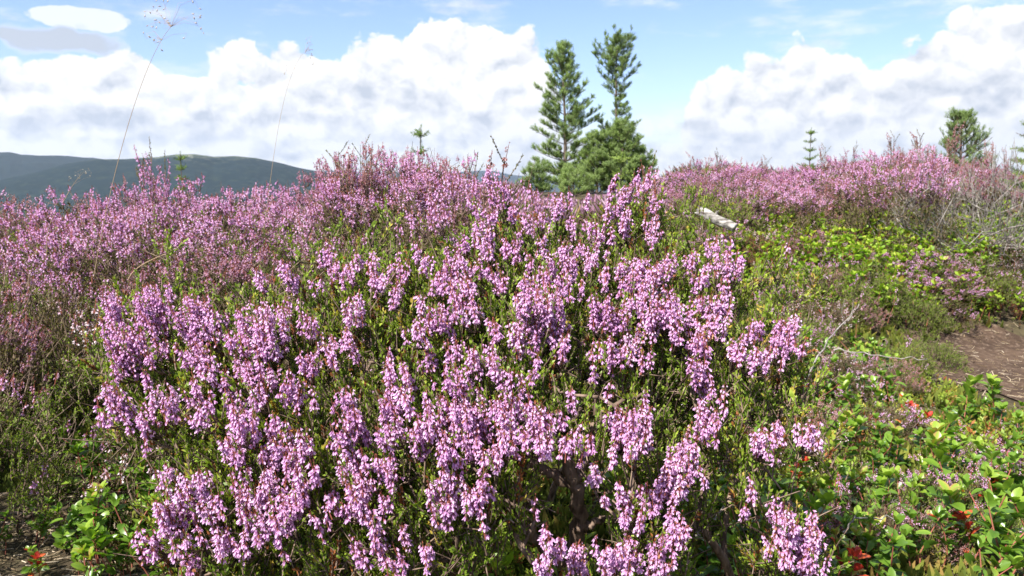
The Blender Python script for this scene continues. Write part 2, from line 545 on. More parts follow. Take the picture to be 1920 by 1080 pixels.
def ground(x, y):
    x, y = np.asarray(x, float), np.asarray(y, float)
    r = np.hypot(x, y)
    a = np.degrees(np.arctan2(x, np.maximum(y, 1e-6)))
    zl, zm, zr = np.interp(r, *PL), np.interp(r, *PM), np.interp(r, *PR)
    wl = np.clip((-6 - a) / 12, 0, 1)
    wr = np.clip((a - 6) / 8, 0, 1)
    wl, wr = wl * wl * (3 - 2 * wl), wr * wr * (3 - 2 * wr)
    z = zl * wl + zr * wr + zm * (1 - wl - wr)
    z = z + 0.25 * np.exp(-(((x + .30) / .46) ** 2 + ((y - 2.35) / .5) ** 2))
    near = np.clip(3 - r / 10, 0, 1)
    z = z + near * (0.05 * fbm(x * 2.2 + 7, y * 2.2, 4, 3) * np.clip(r, 0, 1)
                    + 0.05 * fbm(x * .8, y * .8, 2, 9))
    z = z + np.clip((r - 300) / 3000, 0, 1) * 60 * fbm(x / 900, y / 900, 4, 5)
    p = np.exp(-(((x - PATH_C[0]) / (PATH_R[0] * 1.25)) ** 2 + ((y - PATH_C[1]) / (PATH_R[1] * 1.25)) ** 2) ** 3)
    return z * (1 - p) + p * (0.035 + 0.02 * fbm(x * 5, y * 5, 3, 4))


def ghit(px, py, lift=0.0, ymax=30):
    """where the sight line through a pixel meets the ground (raised by lift)"""
    d = ray(px, py)
    t = np.linspace(0.5, ymax, 3000)
    p = CAMP + d[None] * t[:, None]
    below = p[:, 2] < ground(p[:, 0], p[:, 1]) + lift
    i = int(np.argmax(below)) if below.any() else len(t) - 1
    return p[i]


def polar_sheet(r0, r1, nr, na, a0=-180, a1=180):
    r = r0 * (r1 / r0) ** np.linspace(0, 1, nr)
    a = np.radians(np.linspace(a0, a1, na))
    X = r[:, None] * np.sin(a)[None]
    Y = r[:, None] * np.cos(a)[None]
    i = np.arange(nr - 1)[:, None] * na
    j = np.arange(na - 1)[None]
    Q = np.stack([i + j, i + j + na, i + j + na + 1, i + j + 1], -1).reshape(-1, 4)
    return X, Y, Q


def soil_mat(name, cols, scales, bump=0.6):
    m = bpy.data.materials.new(name)
    m.use_nodes = True
    N = Nodes(m.node_tree)
    N.n.clear()
    tc = N.add('ShaderNodeTexCoord')
    o = tc.outputs['Object']
    a = N.noise(o, scales[0], 8, 0.65)
    b_ = N.noise(o, scales[1], 6, 0.7)
    c = N.mix(N.rng(a, 0.35, 0.65), cols[0], cols[1])
    c = N.mix(N.rng(b_, 0.50, 0.72), c, cols[2])
    vor = N.add('ShaderNodeTexVoronoi')
    vor.inputs['Scale'].default_value = scales[1] * 0.8
    N.l.new(o, vor.inputs['Vector'])
    b = principled(N, c, 0.9, 0.15)
    bp = N.add('ShaderNodeBump')
    bp.inputs['Strength'].default_value = bump
    bp.inputs['Distance'].default_value = 0.01
    N.l.new(N.math('ADD', b_, N.math('MULTIPLY', vor.outputs['Distance'], 0.4)), bp.inputs['Height'])
    N.l.new(bp.outputs[0], b.inputs['Normal'])
    out = N.add('ShaderNodeOutputMaterial')
    N.l.new(b.outputs[0], out.inputs[0])
    return m


M['soil'] = soil_mat('heath_soil', ((0.045, 0.032, 0.022), (0.085, 0.070, 0.036), (0.12, 0.10, 0.05)), (9, 60))
M['path'] = soil_mat('peaty_path', ((0.060, 0.038, 0.026), (0.115, 0.074, 0.050), (0.23, 0.165, 0.12)), (7, 55), 0.9)

X, Y, Q = polar_sheet(0.05, 45000, 480, 361)
_r = np.concatenate([0.05 * (9.0 / 0.05) ** np.linspace(0, 1, 330), 9.0 * (45000 / 9.0) ** np.linspace(0, 1, 151)[1:]])
_a = np.radians(np.linspace(-180, 180, 361))
X, Y = _r[:, None] * np.sin(_a)[None], _r[:, None] * np.cos(_a)[None]
Z = ground(X, Y)
mb = MB()
mb.raw(np.stack([X, Y, Z], -1), Q, None)
mb.raw([[0, 0, float(ground(0, 0.01))]] + [[X[0, i], Y[0, i], Z[0, i]] for i in range(361)], None,
       [[0, i + 1, i] for i in range(1, 361)])
g = smooth(mb.build('ground', M['soil']))
tag(g, 'dark heath soil and valley floor under the vegetation', 'ground', kind='structure')

# path patch: its own sheet a few millimetres over the ground, with an uneven edge
aa = np.linspace(0, 2 * math.pi, 97)
rr = np.linspace(0, 1, 110)
edge = 1 + 0.16 * np.sin(3 * aa + 1) + 0.09 * np.sin(7 * aa) + 0.05 * np.sin(13 * aa + 2)
edge[-1] = edge[0]
PX = PATH_C[0] + rr[:, None] * edge[None] * np.cos(aa)[None] * PATH_R[0]
PY = PATH_C[1] + rr[:, None] * edge[None] * np.sin(aa)[None] * PATH_R[1]
i = np.arange(109)[:, None] * 97
j = np.arange(96)[None]
mb = MB()
mb.raw(np.stack([PX, PY, ground(PX, PY) + 0.005 + 0.010 * (1 - rr[:, None] ** 4) * (1 + 1.6 * fbm(PX * 22, PY * 22, 4))], -1),
       np.stack([i + j, i + 97 + j, i + 98 + j, i + j + 1], -1).reshape(-1, 4))
pth = smooth(mb.build('path', M['path']))
tag(pth, 'bare reddish brown peaty path at the right edge', 'path', kind='structure')


def on_path(x, y, k=1.0):
    return ((x - PATH_C[0]) / PATH_R[0]) ** 2 + ((y - PATH_C[1]) / PATH_R[1]) ** 2 < k


# ---- hills across the valley
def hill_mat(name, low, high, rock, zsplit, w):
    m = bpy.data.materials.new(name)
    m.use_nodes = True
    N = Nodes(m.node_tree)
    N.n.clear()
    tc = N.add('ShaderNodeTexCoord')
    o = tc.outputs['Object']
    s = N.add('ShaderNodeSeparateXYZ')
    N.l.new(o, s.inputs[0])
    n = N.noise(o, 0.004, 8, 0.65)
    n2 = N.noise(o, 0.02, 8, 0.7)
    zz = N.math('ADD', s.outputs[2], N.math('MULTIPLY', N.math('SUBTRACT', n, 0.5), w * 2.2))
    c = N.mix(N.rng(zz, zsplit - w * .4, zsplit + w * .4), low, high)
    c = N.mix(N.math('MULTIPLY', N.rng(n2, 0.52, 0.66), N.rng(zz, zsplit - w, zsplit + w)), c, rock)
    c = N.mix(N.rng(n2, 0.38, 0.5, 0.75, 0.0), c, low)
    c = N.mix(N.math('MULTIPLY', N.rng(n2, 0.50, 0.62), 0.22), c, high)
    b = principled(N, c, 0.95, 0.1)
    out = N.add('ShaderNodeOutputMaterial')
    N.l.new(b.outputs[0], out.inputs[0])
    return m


def hill(name, prof, D, depth, mat, label, seed):
    """ridge whose crest follows measured (pixel x, pixel y) points at distance D"""
    px = np.array([p[0] for p in prof], float)
    py = np.array([p[1] for p in prof], float)
    na, nd = 500, 90
    xs = np.linspace(px[0], px[-1], na)
    az_ = np.arctan((xs - 960) / F_PX)
    ys = np.interp(xs, px, py)
    vv = (540 - ys) / F_PX
    hx, hy, hz_ = (xs - 960) / F_PX, math.cos(PITCH) + vv * math.sin(PITCH), vv * math.cos(PITCH) - math.sin(PITCH)
    az_ = np.arctan2(hx, hy)
    top = CAM_Z + D * hz_ / np.hypot(hx, hy)
    u = np.linspace(-1, 1, nd)
    r = D + u * depth
    X = r[:, None] * np.sin(az_)[None]
    Y = r[:, None] * np.cos(az_)[None]
    base = -260.0
    prof_z = np.cos(np.clip(np.abs(u), 0, 1) * math.pi / 2) ** 0.9
    Z = base + (top[None] - base) * prof_z[:, None]
    Z = Z + fbm(X / 420, Y / 420, 6, seed) * 75 * np.clip(np.abs(u) * 2.5, 0.1, 1)[:, None] + fbm(X / 90, Y / 90, 3, seed) * 9
    i = np.arange(nd - 1)[:, None] * na
    j = np.arange(na - 1)[None]
    mb = MB()
    mb.raw(np.stack([X, Y, Z], -1), np.stack([i + j, i + j + 1, i + j + na + 1, i + j + na], -1).reshape(-1, 4))
    h = smooth(mb.build(name, mat))
    return tag(h, label, 'hill', kind='structure')


hm1 = hill_mat('hill_forest_cloud_shade', (0.006, 0.016, 0.018), (0.060, 0.078, 0.045), (0.36, 0.33, 0.27), 118, 36)  # dark low colour: forest with cloud shadow painted into it
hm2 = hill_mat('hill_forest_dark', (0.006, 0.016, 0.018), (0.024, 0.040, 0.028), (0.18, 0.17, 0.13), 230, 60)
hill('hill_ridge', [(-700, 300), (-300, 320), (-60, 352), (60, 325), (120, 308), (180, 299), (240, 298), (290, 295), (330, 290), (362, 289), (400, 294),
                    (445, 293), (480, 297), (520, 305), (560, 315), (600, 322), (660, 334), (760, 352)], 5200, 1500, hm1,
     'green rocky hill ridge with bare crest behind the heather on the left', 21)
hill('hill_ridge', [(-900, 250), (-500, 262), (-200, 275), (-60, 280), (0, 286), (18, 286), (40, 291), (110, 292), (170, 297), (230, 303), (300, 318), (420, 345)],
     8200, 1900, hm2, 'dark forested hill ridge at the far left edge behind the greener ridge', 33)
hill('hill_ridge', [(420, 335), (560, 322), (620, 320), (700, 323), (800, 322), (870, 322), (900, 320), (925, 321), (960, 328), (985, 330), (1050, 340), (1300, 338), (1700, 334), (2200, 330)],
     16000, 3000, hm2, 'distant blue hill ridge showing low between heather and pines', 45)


# ------------------------------------------------------------------ plant templates (metres)
def petal_ring(n, L, w, flare, tw=0.0):
    V, Qd, R3, tn = [], [], [], []
    for k in range(n):
        a = 2 * math.pi * k / n + tw
        ca, sa = math.cos(a), math.sin(a)
        tx, ty = -sa, ca

        def pt(r, t, z):
            return (ca * r + tx * t, sa * r + ty * t, z)
        b = len(V)
        V += [pt(.0004, -w * .35, 0), pt(.0004, w * .35, 0), pt(L * flare * .42, w, L * .45), pt(L * flare * .42, -w, L * .45),
              pt(L * flare, w * .55, L * .86), pt(L * flare, -w * .55, L * .86), pt(L * flare * 1.2, 0, L)]
        Qd += [(b, b + 1, b + 2, b + 3), (b + 3, b + 2, b + 4, b + 5)]
        R3 += [(b + 5, b + 4, b + 6)]
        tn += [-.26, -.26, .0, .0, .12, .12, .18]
    return T(V, Qd, R3, tn, 0)


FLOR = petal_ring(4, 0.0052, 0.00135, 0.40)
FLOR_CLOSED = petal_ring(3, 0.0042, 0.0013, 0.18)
FLOR_LOW = T([(0, 0, 0), (.0020, 0, .0032), (.0006, 0, .0056), (-.0020, 0, .0032), (0, .0020, .0032), (0, .0006, .0056), (0, -.0020, .0032)],
             [(0, 1, 2, 3), (0, 4, 5, 6)], (), [-.25, .05, .25, .05, .05, .25, .05], 0)
CALYX = T([(0, 0, -.0006), (.0011, 0, .0008), (-.0006, .0010, .0008), (-.0006, -.0010, .0008)], (), [(0, 1, 2), (0, 2, 3), (0, 3, 1)], [0, .3, .3, .3], 1)
LEAFLET = T([(0, 0, 0), (.00085, .0002, .0016), (0, 0, .0036), (-.00085, .0002, .0016)], [(0, 1, 2, 3)], (), [-.15, 0, .18, 0], 2)
BUD = T([(0, 0, 0), (.0011, 0, .0012), (0, .0011, .0012), (-.0011, 0, .0012), (0, -.0011, .0012), (0, 0, .0028)], (),
        [(0, 2, 1), (0, 3, 2), (0, 4, 3), (0, 1, 4), (1, 2, 5), (2, 3, 5), (3, 4, 5), (4, 1, 5)], [0] * 5 + [.2], 0)


def bend(p, d, L, n, curl, rng):
    """points along a gently bent stem"""
    side = norm(rng.normal(size=3))
    t = np.linspace(0, 1, n)[:, None]
    d = norm(d)
    up = np.array([0, 0, 1.0])
    return p + d * L * t + (side * 0.35 + up * 0.4) * curl * L * t * t


def shoot(mb, p, d, L, rng, tint=0.45, step=0.0026, per=2, size=1.0, curl=.25, smat=3, lmat=2):
    """one green leafy shoot: thin stem wrapped in tiny scale leaves"""
    n = 5
    pts = bend(p, d, L, n, curl, rng)
    mb.tube(pts, np.linspace(.0007, .0004, n) * size, 3, 0.4, smat)
    m = max(4, int(L / step)) * per
    t = rng.uniform(.08, 1.0, m)
    q = np.stack([np.interp(t, np.linspace(0, 1, n), pts[:, k]) for k in range(3)], 1)
    ax = norm(pts[-1] - pts[0])
    a = rng.uniform(0, 2 * math.pi, m)
    rad = norm(np.cross(np.tile(ax, (m, 1)), norm(rng.normal(size=(m, 3)))))
    dd = norm(rad * rng.uniform(.45, .8, (m, 1)) + ax)
    s = rng.uniform(.8, 1.25, m) * size * np.where(t > .93, .8, 1)
    mb.inst(LEAFLET, q, dd, a, s, tint + rng.normal(0, .09, m) + (t - .5) * .22, mat=lmat)


def spike(mb, p, d, L, rng, tint=.45, lod=0, dens=1.0, size=1.0, tip=True, view=None):
    """flowering spike: stem, nodding bells hung in whorls, small buds and leaf scales at the tip"""
    n = 6
    pts = bend(p, d, L, n, .18, rng)
    mb.tube(pts, np.linspace(.0009, .0004, n) * size, 3, 0.5, 1)
    m = max(4, int(L / .0022 * dens))
    t = np.sort(rng.uniform(.04, .97, m))
    q = np.stack([np.interp(t, np.linspace(0, 1, n), pts[:, k]) for k in range(3)], 1)
    ax = norm(pts[-1] - pts[0])
    r = norm(np.cross(np.tile(ax, (m, 1)), norm(rng.normal(size=(m, 3)))))
    if view is not None:
        r = norm(r + view * .55)
    out = q + r * rng.uniform(.0016, .0036, (m, 1)) * size + np.array([0, 0, .0008])
    dd = norm(r * rng.uniform(.25, .75, (m, 1)) + np.array([0, 0, -1.0]) + rng.normal(0, .12, (m, 3)))
    s = size * rng.uniform(.82, 1.12, m) * np.interp(t, [0, .75, 1], [1.0, .95, .6])
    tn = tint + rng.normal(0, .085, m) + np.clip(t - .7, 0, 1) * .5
    if lod == 0:
        cl = rng.random(m) < .12
        old = ~cl & (rng.random(m) < .06)
        op = ~cl & ~old
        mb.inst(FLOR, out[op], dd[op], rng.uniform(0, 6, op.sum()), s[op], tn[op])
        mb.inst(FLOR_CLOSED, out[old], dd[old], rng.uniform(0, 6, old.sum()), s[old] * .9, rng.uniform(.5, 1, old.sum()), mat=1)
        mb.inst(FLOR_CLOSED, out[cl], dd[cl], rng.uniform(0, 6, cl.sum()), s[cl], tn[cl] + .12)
        mb.inst(CALYX, out, dd, rng.uniform(0, 6, m), s * 1.1, .3)
    else:
        mb.inst(FLOR_LOW, out, dd, rng.uniform(0, 6, m), s * 1.1, tn)
    if tip:
        k = 5 if lod else 9
        tt = rng.uniform(.55, 1.08, k)
        qq = pts[0] + (pts[-1] - pts[0]) * tt[:, None]
        mb.inst(LEAFLET, qq, norm(ax + rng.normal(0, .35, (k, 3))), rng.uniform(0, 6, k), .9 * size, rng.uniform(.1, .7, k), mat=1)


def grow(root, targets, rng, seg=.028, r_tip=.0006, gam=.42, droop=.25, rmax=.009):
    """woody skeleton reaching every target: each joins the nearest suitable node; thickness follows the load carried"""
    P = [np.asarray(root, float)]
    par = [-1]
    dist0 = np.linalg.norm(targets - P[0], axis=1)
    order = np.argsort(dist0)
    arr = np.zeros((len(targets) * 14 + 50, 3))
    arr[0] = P[0]
    cost = np.zeros(len(arr))
    n = 1
    cnt = np.zeros(len(arr))
    ends = np.zeros(len(targets), int)
    for ti in order:
        t = targets[ti]
        v = t - arr[:n]
        d = np.linalg.norm(v, axis=1)
        rise = v[:, 2] / np.maximum(d, 1e-6)
        c = d * (1 + .9 * np.clip(.25 - rise, 0, 1)) + .30 * cost[:n]
        k = int(np.argmin(c))
        steps = max(1, int(d[k] / seg))
        a = arr[k].copy()
        side = rng.normal(0, .10, 3) * d[k]
        prev = k
        for s_ in range(1, steps + 1):
            u = s_ / steps
            if n >= len(arr):
                break
            q = a + (t - a) * u + side * math.sin(math.pi * u) - np.array([0, 0, droop * d[k] * math.sin(math.pi * u) * .35]) \
                + (rng.normal(0, .0022, 3) if s_ < steps else 0)
            arr[n] = q
            cost[n] = cost[prev] + np.linalg.norm(q - arr[prev])
            P.append(q)
            par.append(prev)
            prev = n
            n += 1
        ends[ti] = prev
    for e in ends:
        k = e
        while k >= 0:
            cnt[k] += 1
            k = par[k]
    rad = np.minimum(r_tip * np.maximum(cnt[:n], 1) ** gam, rmax)
    return arr[:n], par, rad, ends


def skeleton(mb, P, par, rad, tint=.5, sides=5, mat=0):
    """draw chains of nodes as tubes"""
    kids = {}
    for i, p in enumerate(par):
        if p >= 0:
            kids.setdefault(p, []).append(i)
    done = set()
    for i in range(len(P)):
        if par[i] < 0 or i in done:
            continue
        p = par[i]
        ch = [p, i]
        done.add(i)
        while True:
            k = [c for c in kids.get(ch[-1], []) if c not in done]
            if not k:
                break
            nx = max(k, key=lambda c: rad[c])
            ch.append(nx)
            done.add(nx)
        rr = [rad[c] for c in ch]
        rr[0] = min(rr[0], rr[1] * 1.15)
        mb.tube(P[ch], rr, sides if rr[0] > .0012 else 3, tint, mat)


# ------------------------------------------------------------------ the near heather, spray by spray
Z4, Z5, Z6 = (0, 560, 2.077), (640, 560, 2.077), (1280, 560, 2.077)
ZT2, ZT1, ZT3 = (640, 200, 3.0), (0, 200, 3.0), (1280, 200, 3.0)
SPR = [(Z4, "450,80,40,90 480,200,60,90 540,170,60,60 600,50,60,80 640,190,50,30 583,240,25,30 465,270,30,30 760,90,80,80 740,50,50,40 "
        "820,110,50,60 750,230,50,50 830,280,40,40 860,370,25,25 980,100,70,60 1060,130,70,80 1040,200,60,50 930,170,40,40 1120,60,60,40 "
        "1190,110,50,40 1270,170,40,30 1190,260,40,50 1270,230,50,25 1140,360,50,50 940,260,50,50 990,300,60,40 1060,320,40,30 1010,390,40,40 "
        "900,350,40,30 440,410,50,60 470,450,40,40 560,480,50,50 620,390,50,35 660,430,40,30 740,390,25,60 800,430,30,30 770,480,30,30 "
        "910,440,35,50 960,500,60,70 920,560,40,50 890,620,25,40 940,610,25,30 1060,500,30,50 1100,560,40,50 1040,620,30,50 1060,690,30,40 "
        "1150,640,60,40 1190,730,50,30 1180,780,40,30 1200,580,30,50 1240,660,20,40 1290,570,20,20 970,690,25,35 655,695,30,40 560,585,20,12 "
        "760,740,60,60 640,840,40,60 720,840,70,60 810,840,40,40 670,900,30,20 960,800,50,60 1030,780,50,50 1110,840,60,60 990,870,50,50 "
        "1060,890,60,30 1120,920,25,20 1020,920,20,20 600,970,40,30 530,950,20,20 725,965,40,25 570,1010,25,15 870,950,40,50 955,970,30,50 "
        "730,1040,30,25 1310,800,30,40"),
       (Z5, "50,60,50,60 20,160,30,30 310,30,30,30 380,80,50,50 430,120,30,20 290,140,50,25 320,110,20,20 500,60,50,40 450,20,30,20 "
        "600,110,30,30 680,160,40,50 720,215,25,20 760,60,90,60 780,120,80,60 850,190,45,50 820,60,60,80 750,20,80,40 750,270,20,20 "
        "1010,60,40,60 1080,90,60,50 1060,210,40,50 1130,190,50,50 1180,240,25,30 1200,100,60,60 1270,60,60,60 1300,150,40,30 1160,30,80,30 "
        "975,280,15,15 1025,340,15,15 990,210,20,20 190,310,25,50 260,320,30,50 330,250,40,40 260,390,40,40 200,420,60,50 450,210,40,40 "
        "540,240,60,50 590,270,40,40 440,320,50,50 480,340,40,40 640,335,40,25 430,420,50,50 480,470,60,60 540,500,50,60 510,560,40,40 "
        "440,480,50,50 400,590,50,40 370,480,40,50 500,605,35,20 475,640,20,12 540,390,20,30 630,430,50,40 640,500,50,60 710,430,40,30 "
        "620,540,30,20 760,470,60,50 830,470,40,30 740,560,50,50 790,590,30,30 790,520,40,60 880,570,35,40 930,550,20,20 965,570,20,20 "
        "930,625,20,15 1060,480,40,40 1110,520,60,70 1180,510,40,60 1140,580,60,30 1055,620,30,30 1000,700,28,40 1025,775,20,15 1075,770,20,15 "
        "1110,820,30,50 1120,890,20,25 1170,850,20,15 1310,620,40,60 1290,720,50,70 1250,760,40,40 1200,800,35,50 1290,870,30,40 1310,920,30,60 "
        "580,630,50,40 580,740,40,25 410,700,50,40 380,760,60,50 400,810,60,50 440,770,40,60 500,790,50,50 760,825,25,15 60,660,40,40 "
        "100,620,30,20 180,660,50,40 180,715,30,15 70,760,50,60 60,820,50,50 110,860,25,20 180,825,35,20 20,680,40,40 60,500,50,60 "
        "150,540,30,30 200,530,35,40 30,540,30,40 20,400,25,40 290,560,30,60 330,510,40,50 250,940,25,30 340,1010,25,50 210,1050,40,30 "
        "790,940,30,30 840,985,30,25 910,1020,60,60 1020,1010,30,30 1080,1020,50,60 1040,1060,30,20 1140,1000,30,30 790,1065,50,20 "
        "1240,980,60,50 1230,1050,50,40 1090,950,20,15 120,980,20,25 20,990,15,15"),
       (Z6, "60,30,60,30 130,30,50,50 30,100,40,40 60,190,60,50 130,100,40,50 220,210,40,50 280,130,40,40 280,230,60,40 330,240,30,30 "
        "400,130,50,50 400,190,50,40 440,100,30,30 380,265,20,15 60,290,50,40 70,340,30,40 90,470,60,50 150,400,15,40 100,530,50,20 "
        "20,600,30,60 30,680,40,50 300,560,50,50 350,520,40,25 330,600,30,15 490,530,35,50 380,880,50,60 420,920,40,60 400,1000,35,50 "
        "490,880,40,40 490,1000,40,60 530,950,40,50 480,1050,50,30 240,840,25,25 290,780,30,25"),
       (ZT2, "850,420,40,60 900,480,50,40 930,500,30,30 900,550,30,30 840,530,30,50 1520,430,30,50 1540,510,60,40 1650,420,40,50 1720,440,40,50 "
        "1740,390,30,30 1590,510,50,40 1640,500,30,40 1220,580,40,60 1280,540,30,50 1380,530,30,40 1510,600,50,40 1570,590,40,40 1620,640,50,60 "
        "1600,690,40,50 1740,540,40,30 1790,560,25,30 1750,670,50,50 1750,730,50,40 800,640,50,50 860,640,40,50 960,600,50,50 1040,650,40,50 "
        "1120,640,40,40 1000,740,30,50 820,760,50,60 830,840,40,50 780,700,50,40 720,760,40,40 640,840,50,50 680,900,60,50 600,920,60,50 "
        "740,950,60,50 560,1000,60,60 650,1010,80,50 720,1030,50,40 430,840,40,50 480,900,60,50 300,930,50,50 180,900,50,60 120,860,25,60 "
        "60,960,50,60 200,1000,60,50 320,1040,50,40 1250,830,50,60 1200,900,60,60 1290,920,50,60 1180,990,60,50 1260,1020,60,50 1040,1020,60,50 "
        "1120,970,50,40 1350,800,40,50 1400,860,50,60 1050,880,50,30 1480,960,40,50 1600,920,60,60 1680,900,50,60 1650,1000,70,50 "
        "1740,960,50,60 1840,900,60,60 1800,950,50,60 1800,1040,60,40 1700,1040,50,40 860,930,50,40 900,1000,50,50 940,800,40,50 1130,790,40,40 "
        "1440,720,50,50 1380,680,40,40 1300,660,40,40 1440,790,40,40"),
       (ZT3, "210,800,50,60 260,860,70,50 230,920,80,50 300,930,50,50 40,880,50,50 60,1000,60,30 230,1040,50,30 120,950,40,50"),
       (ZT1, "1850,850,60,60 1880,930,50,60 1620,930,50,50 1640,990,50,50 1450,960,50,40 1480,1010,50,30 900,1050,60,30 820,1060,40,20")]
DY = ([300, 340, 450, 600, 830, 1080], [1.06, 1.02, .90, .74, .615, .545])


def near_depth(px, py):
    return np.interp(py, *DY) + np.abs(px - 930) * .00013


BUSHES = {  # name: root (x, y), label
    'centre': ((.062, .80), 'big pink heather bush in the middle front with its dark branching trunk in view'),
    'left': ((-.20, .86), 'bright pink heather bush with wide low arms left of the dark trunk'),
    'right': ((.20, .88), 'pink heather bush whose dense flower head leans out over the green ground on the right'),
    'back': ((.05, 1.12), 'tall pink heather bush rising highest behind the middle bush, below the pines'),
    'inner': ((-.17, 1.08), 'pink heather bush with narrow upright spikes behind the left front bush'),
    'low': ((.285, .76), 'small heather plant with hanging mauve spikes low at the bottom, right of centre'),
}


def bush_of(px, py):
    if px > 1390 and py > 800 or (px > 1360 and py > 930):
        return 'low'
    if px < 610 and py > 545:
        return 'left'
    if py < 520 and px > 845 and px < 1270:
        return 'back'
    if px < 850 and py < 600:
        return 'inner'
    if px > 1235 and py < 850:
        return 'right'
    return 'centre'


rng = np.random.default_rng(11)
acc = {k: dict(sprays=[], rest=[]) for k in BUSHES}
for (ox, oy, sc), txt in SPR:
    for tok in txt.split():
        cx, cy, rx, ry = [float(v) for v in tok.split(',')]
        px, py, rx, ry = ox + cx / sc, oy + cy / sc, rx / sc, ry / sc
        acc[bush_of(px, py)]['sprays'].append((px, py, rx, ry))

_sp = [s for k in acc for s in acc[k]['sprays']]
for _ in range(120):      # small stray sprigs between the big sprays
    s = _sp[rng.integers(len(_sp))]
    px, py = s[0] + rng.normal(0, 34), s[1] + rng.normal(6, 34)
    if py < 370 or px > 1500 or (px < 330 and py > 760) or (1010 < px < 1150 and 800 < py < 1010):
        continue
    acc[bush_of(px, py)]['sprays'].append((px, py, rng.uniform(6, 11), rng.uniform(8, 18)))
HM = [M['petal'], M['calyx'], M['shoot'], M['wood'], M['shoot_rust']]
FILL_MASK = []


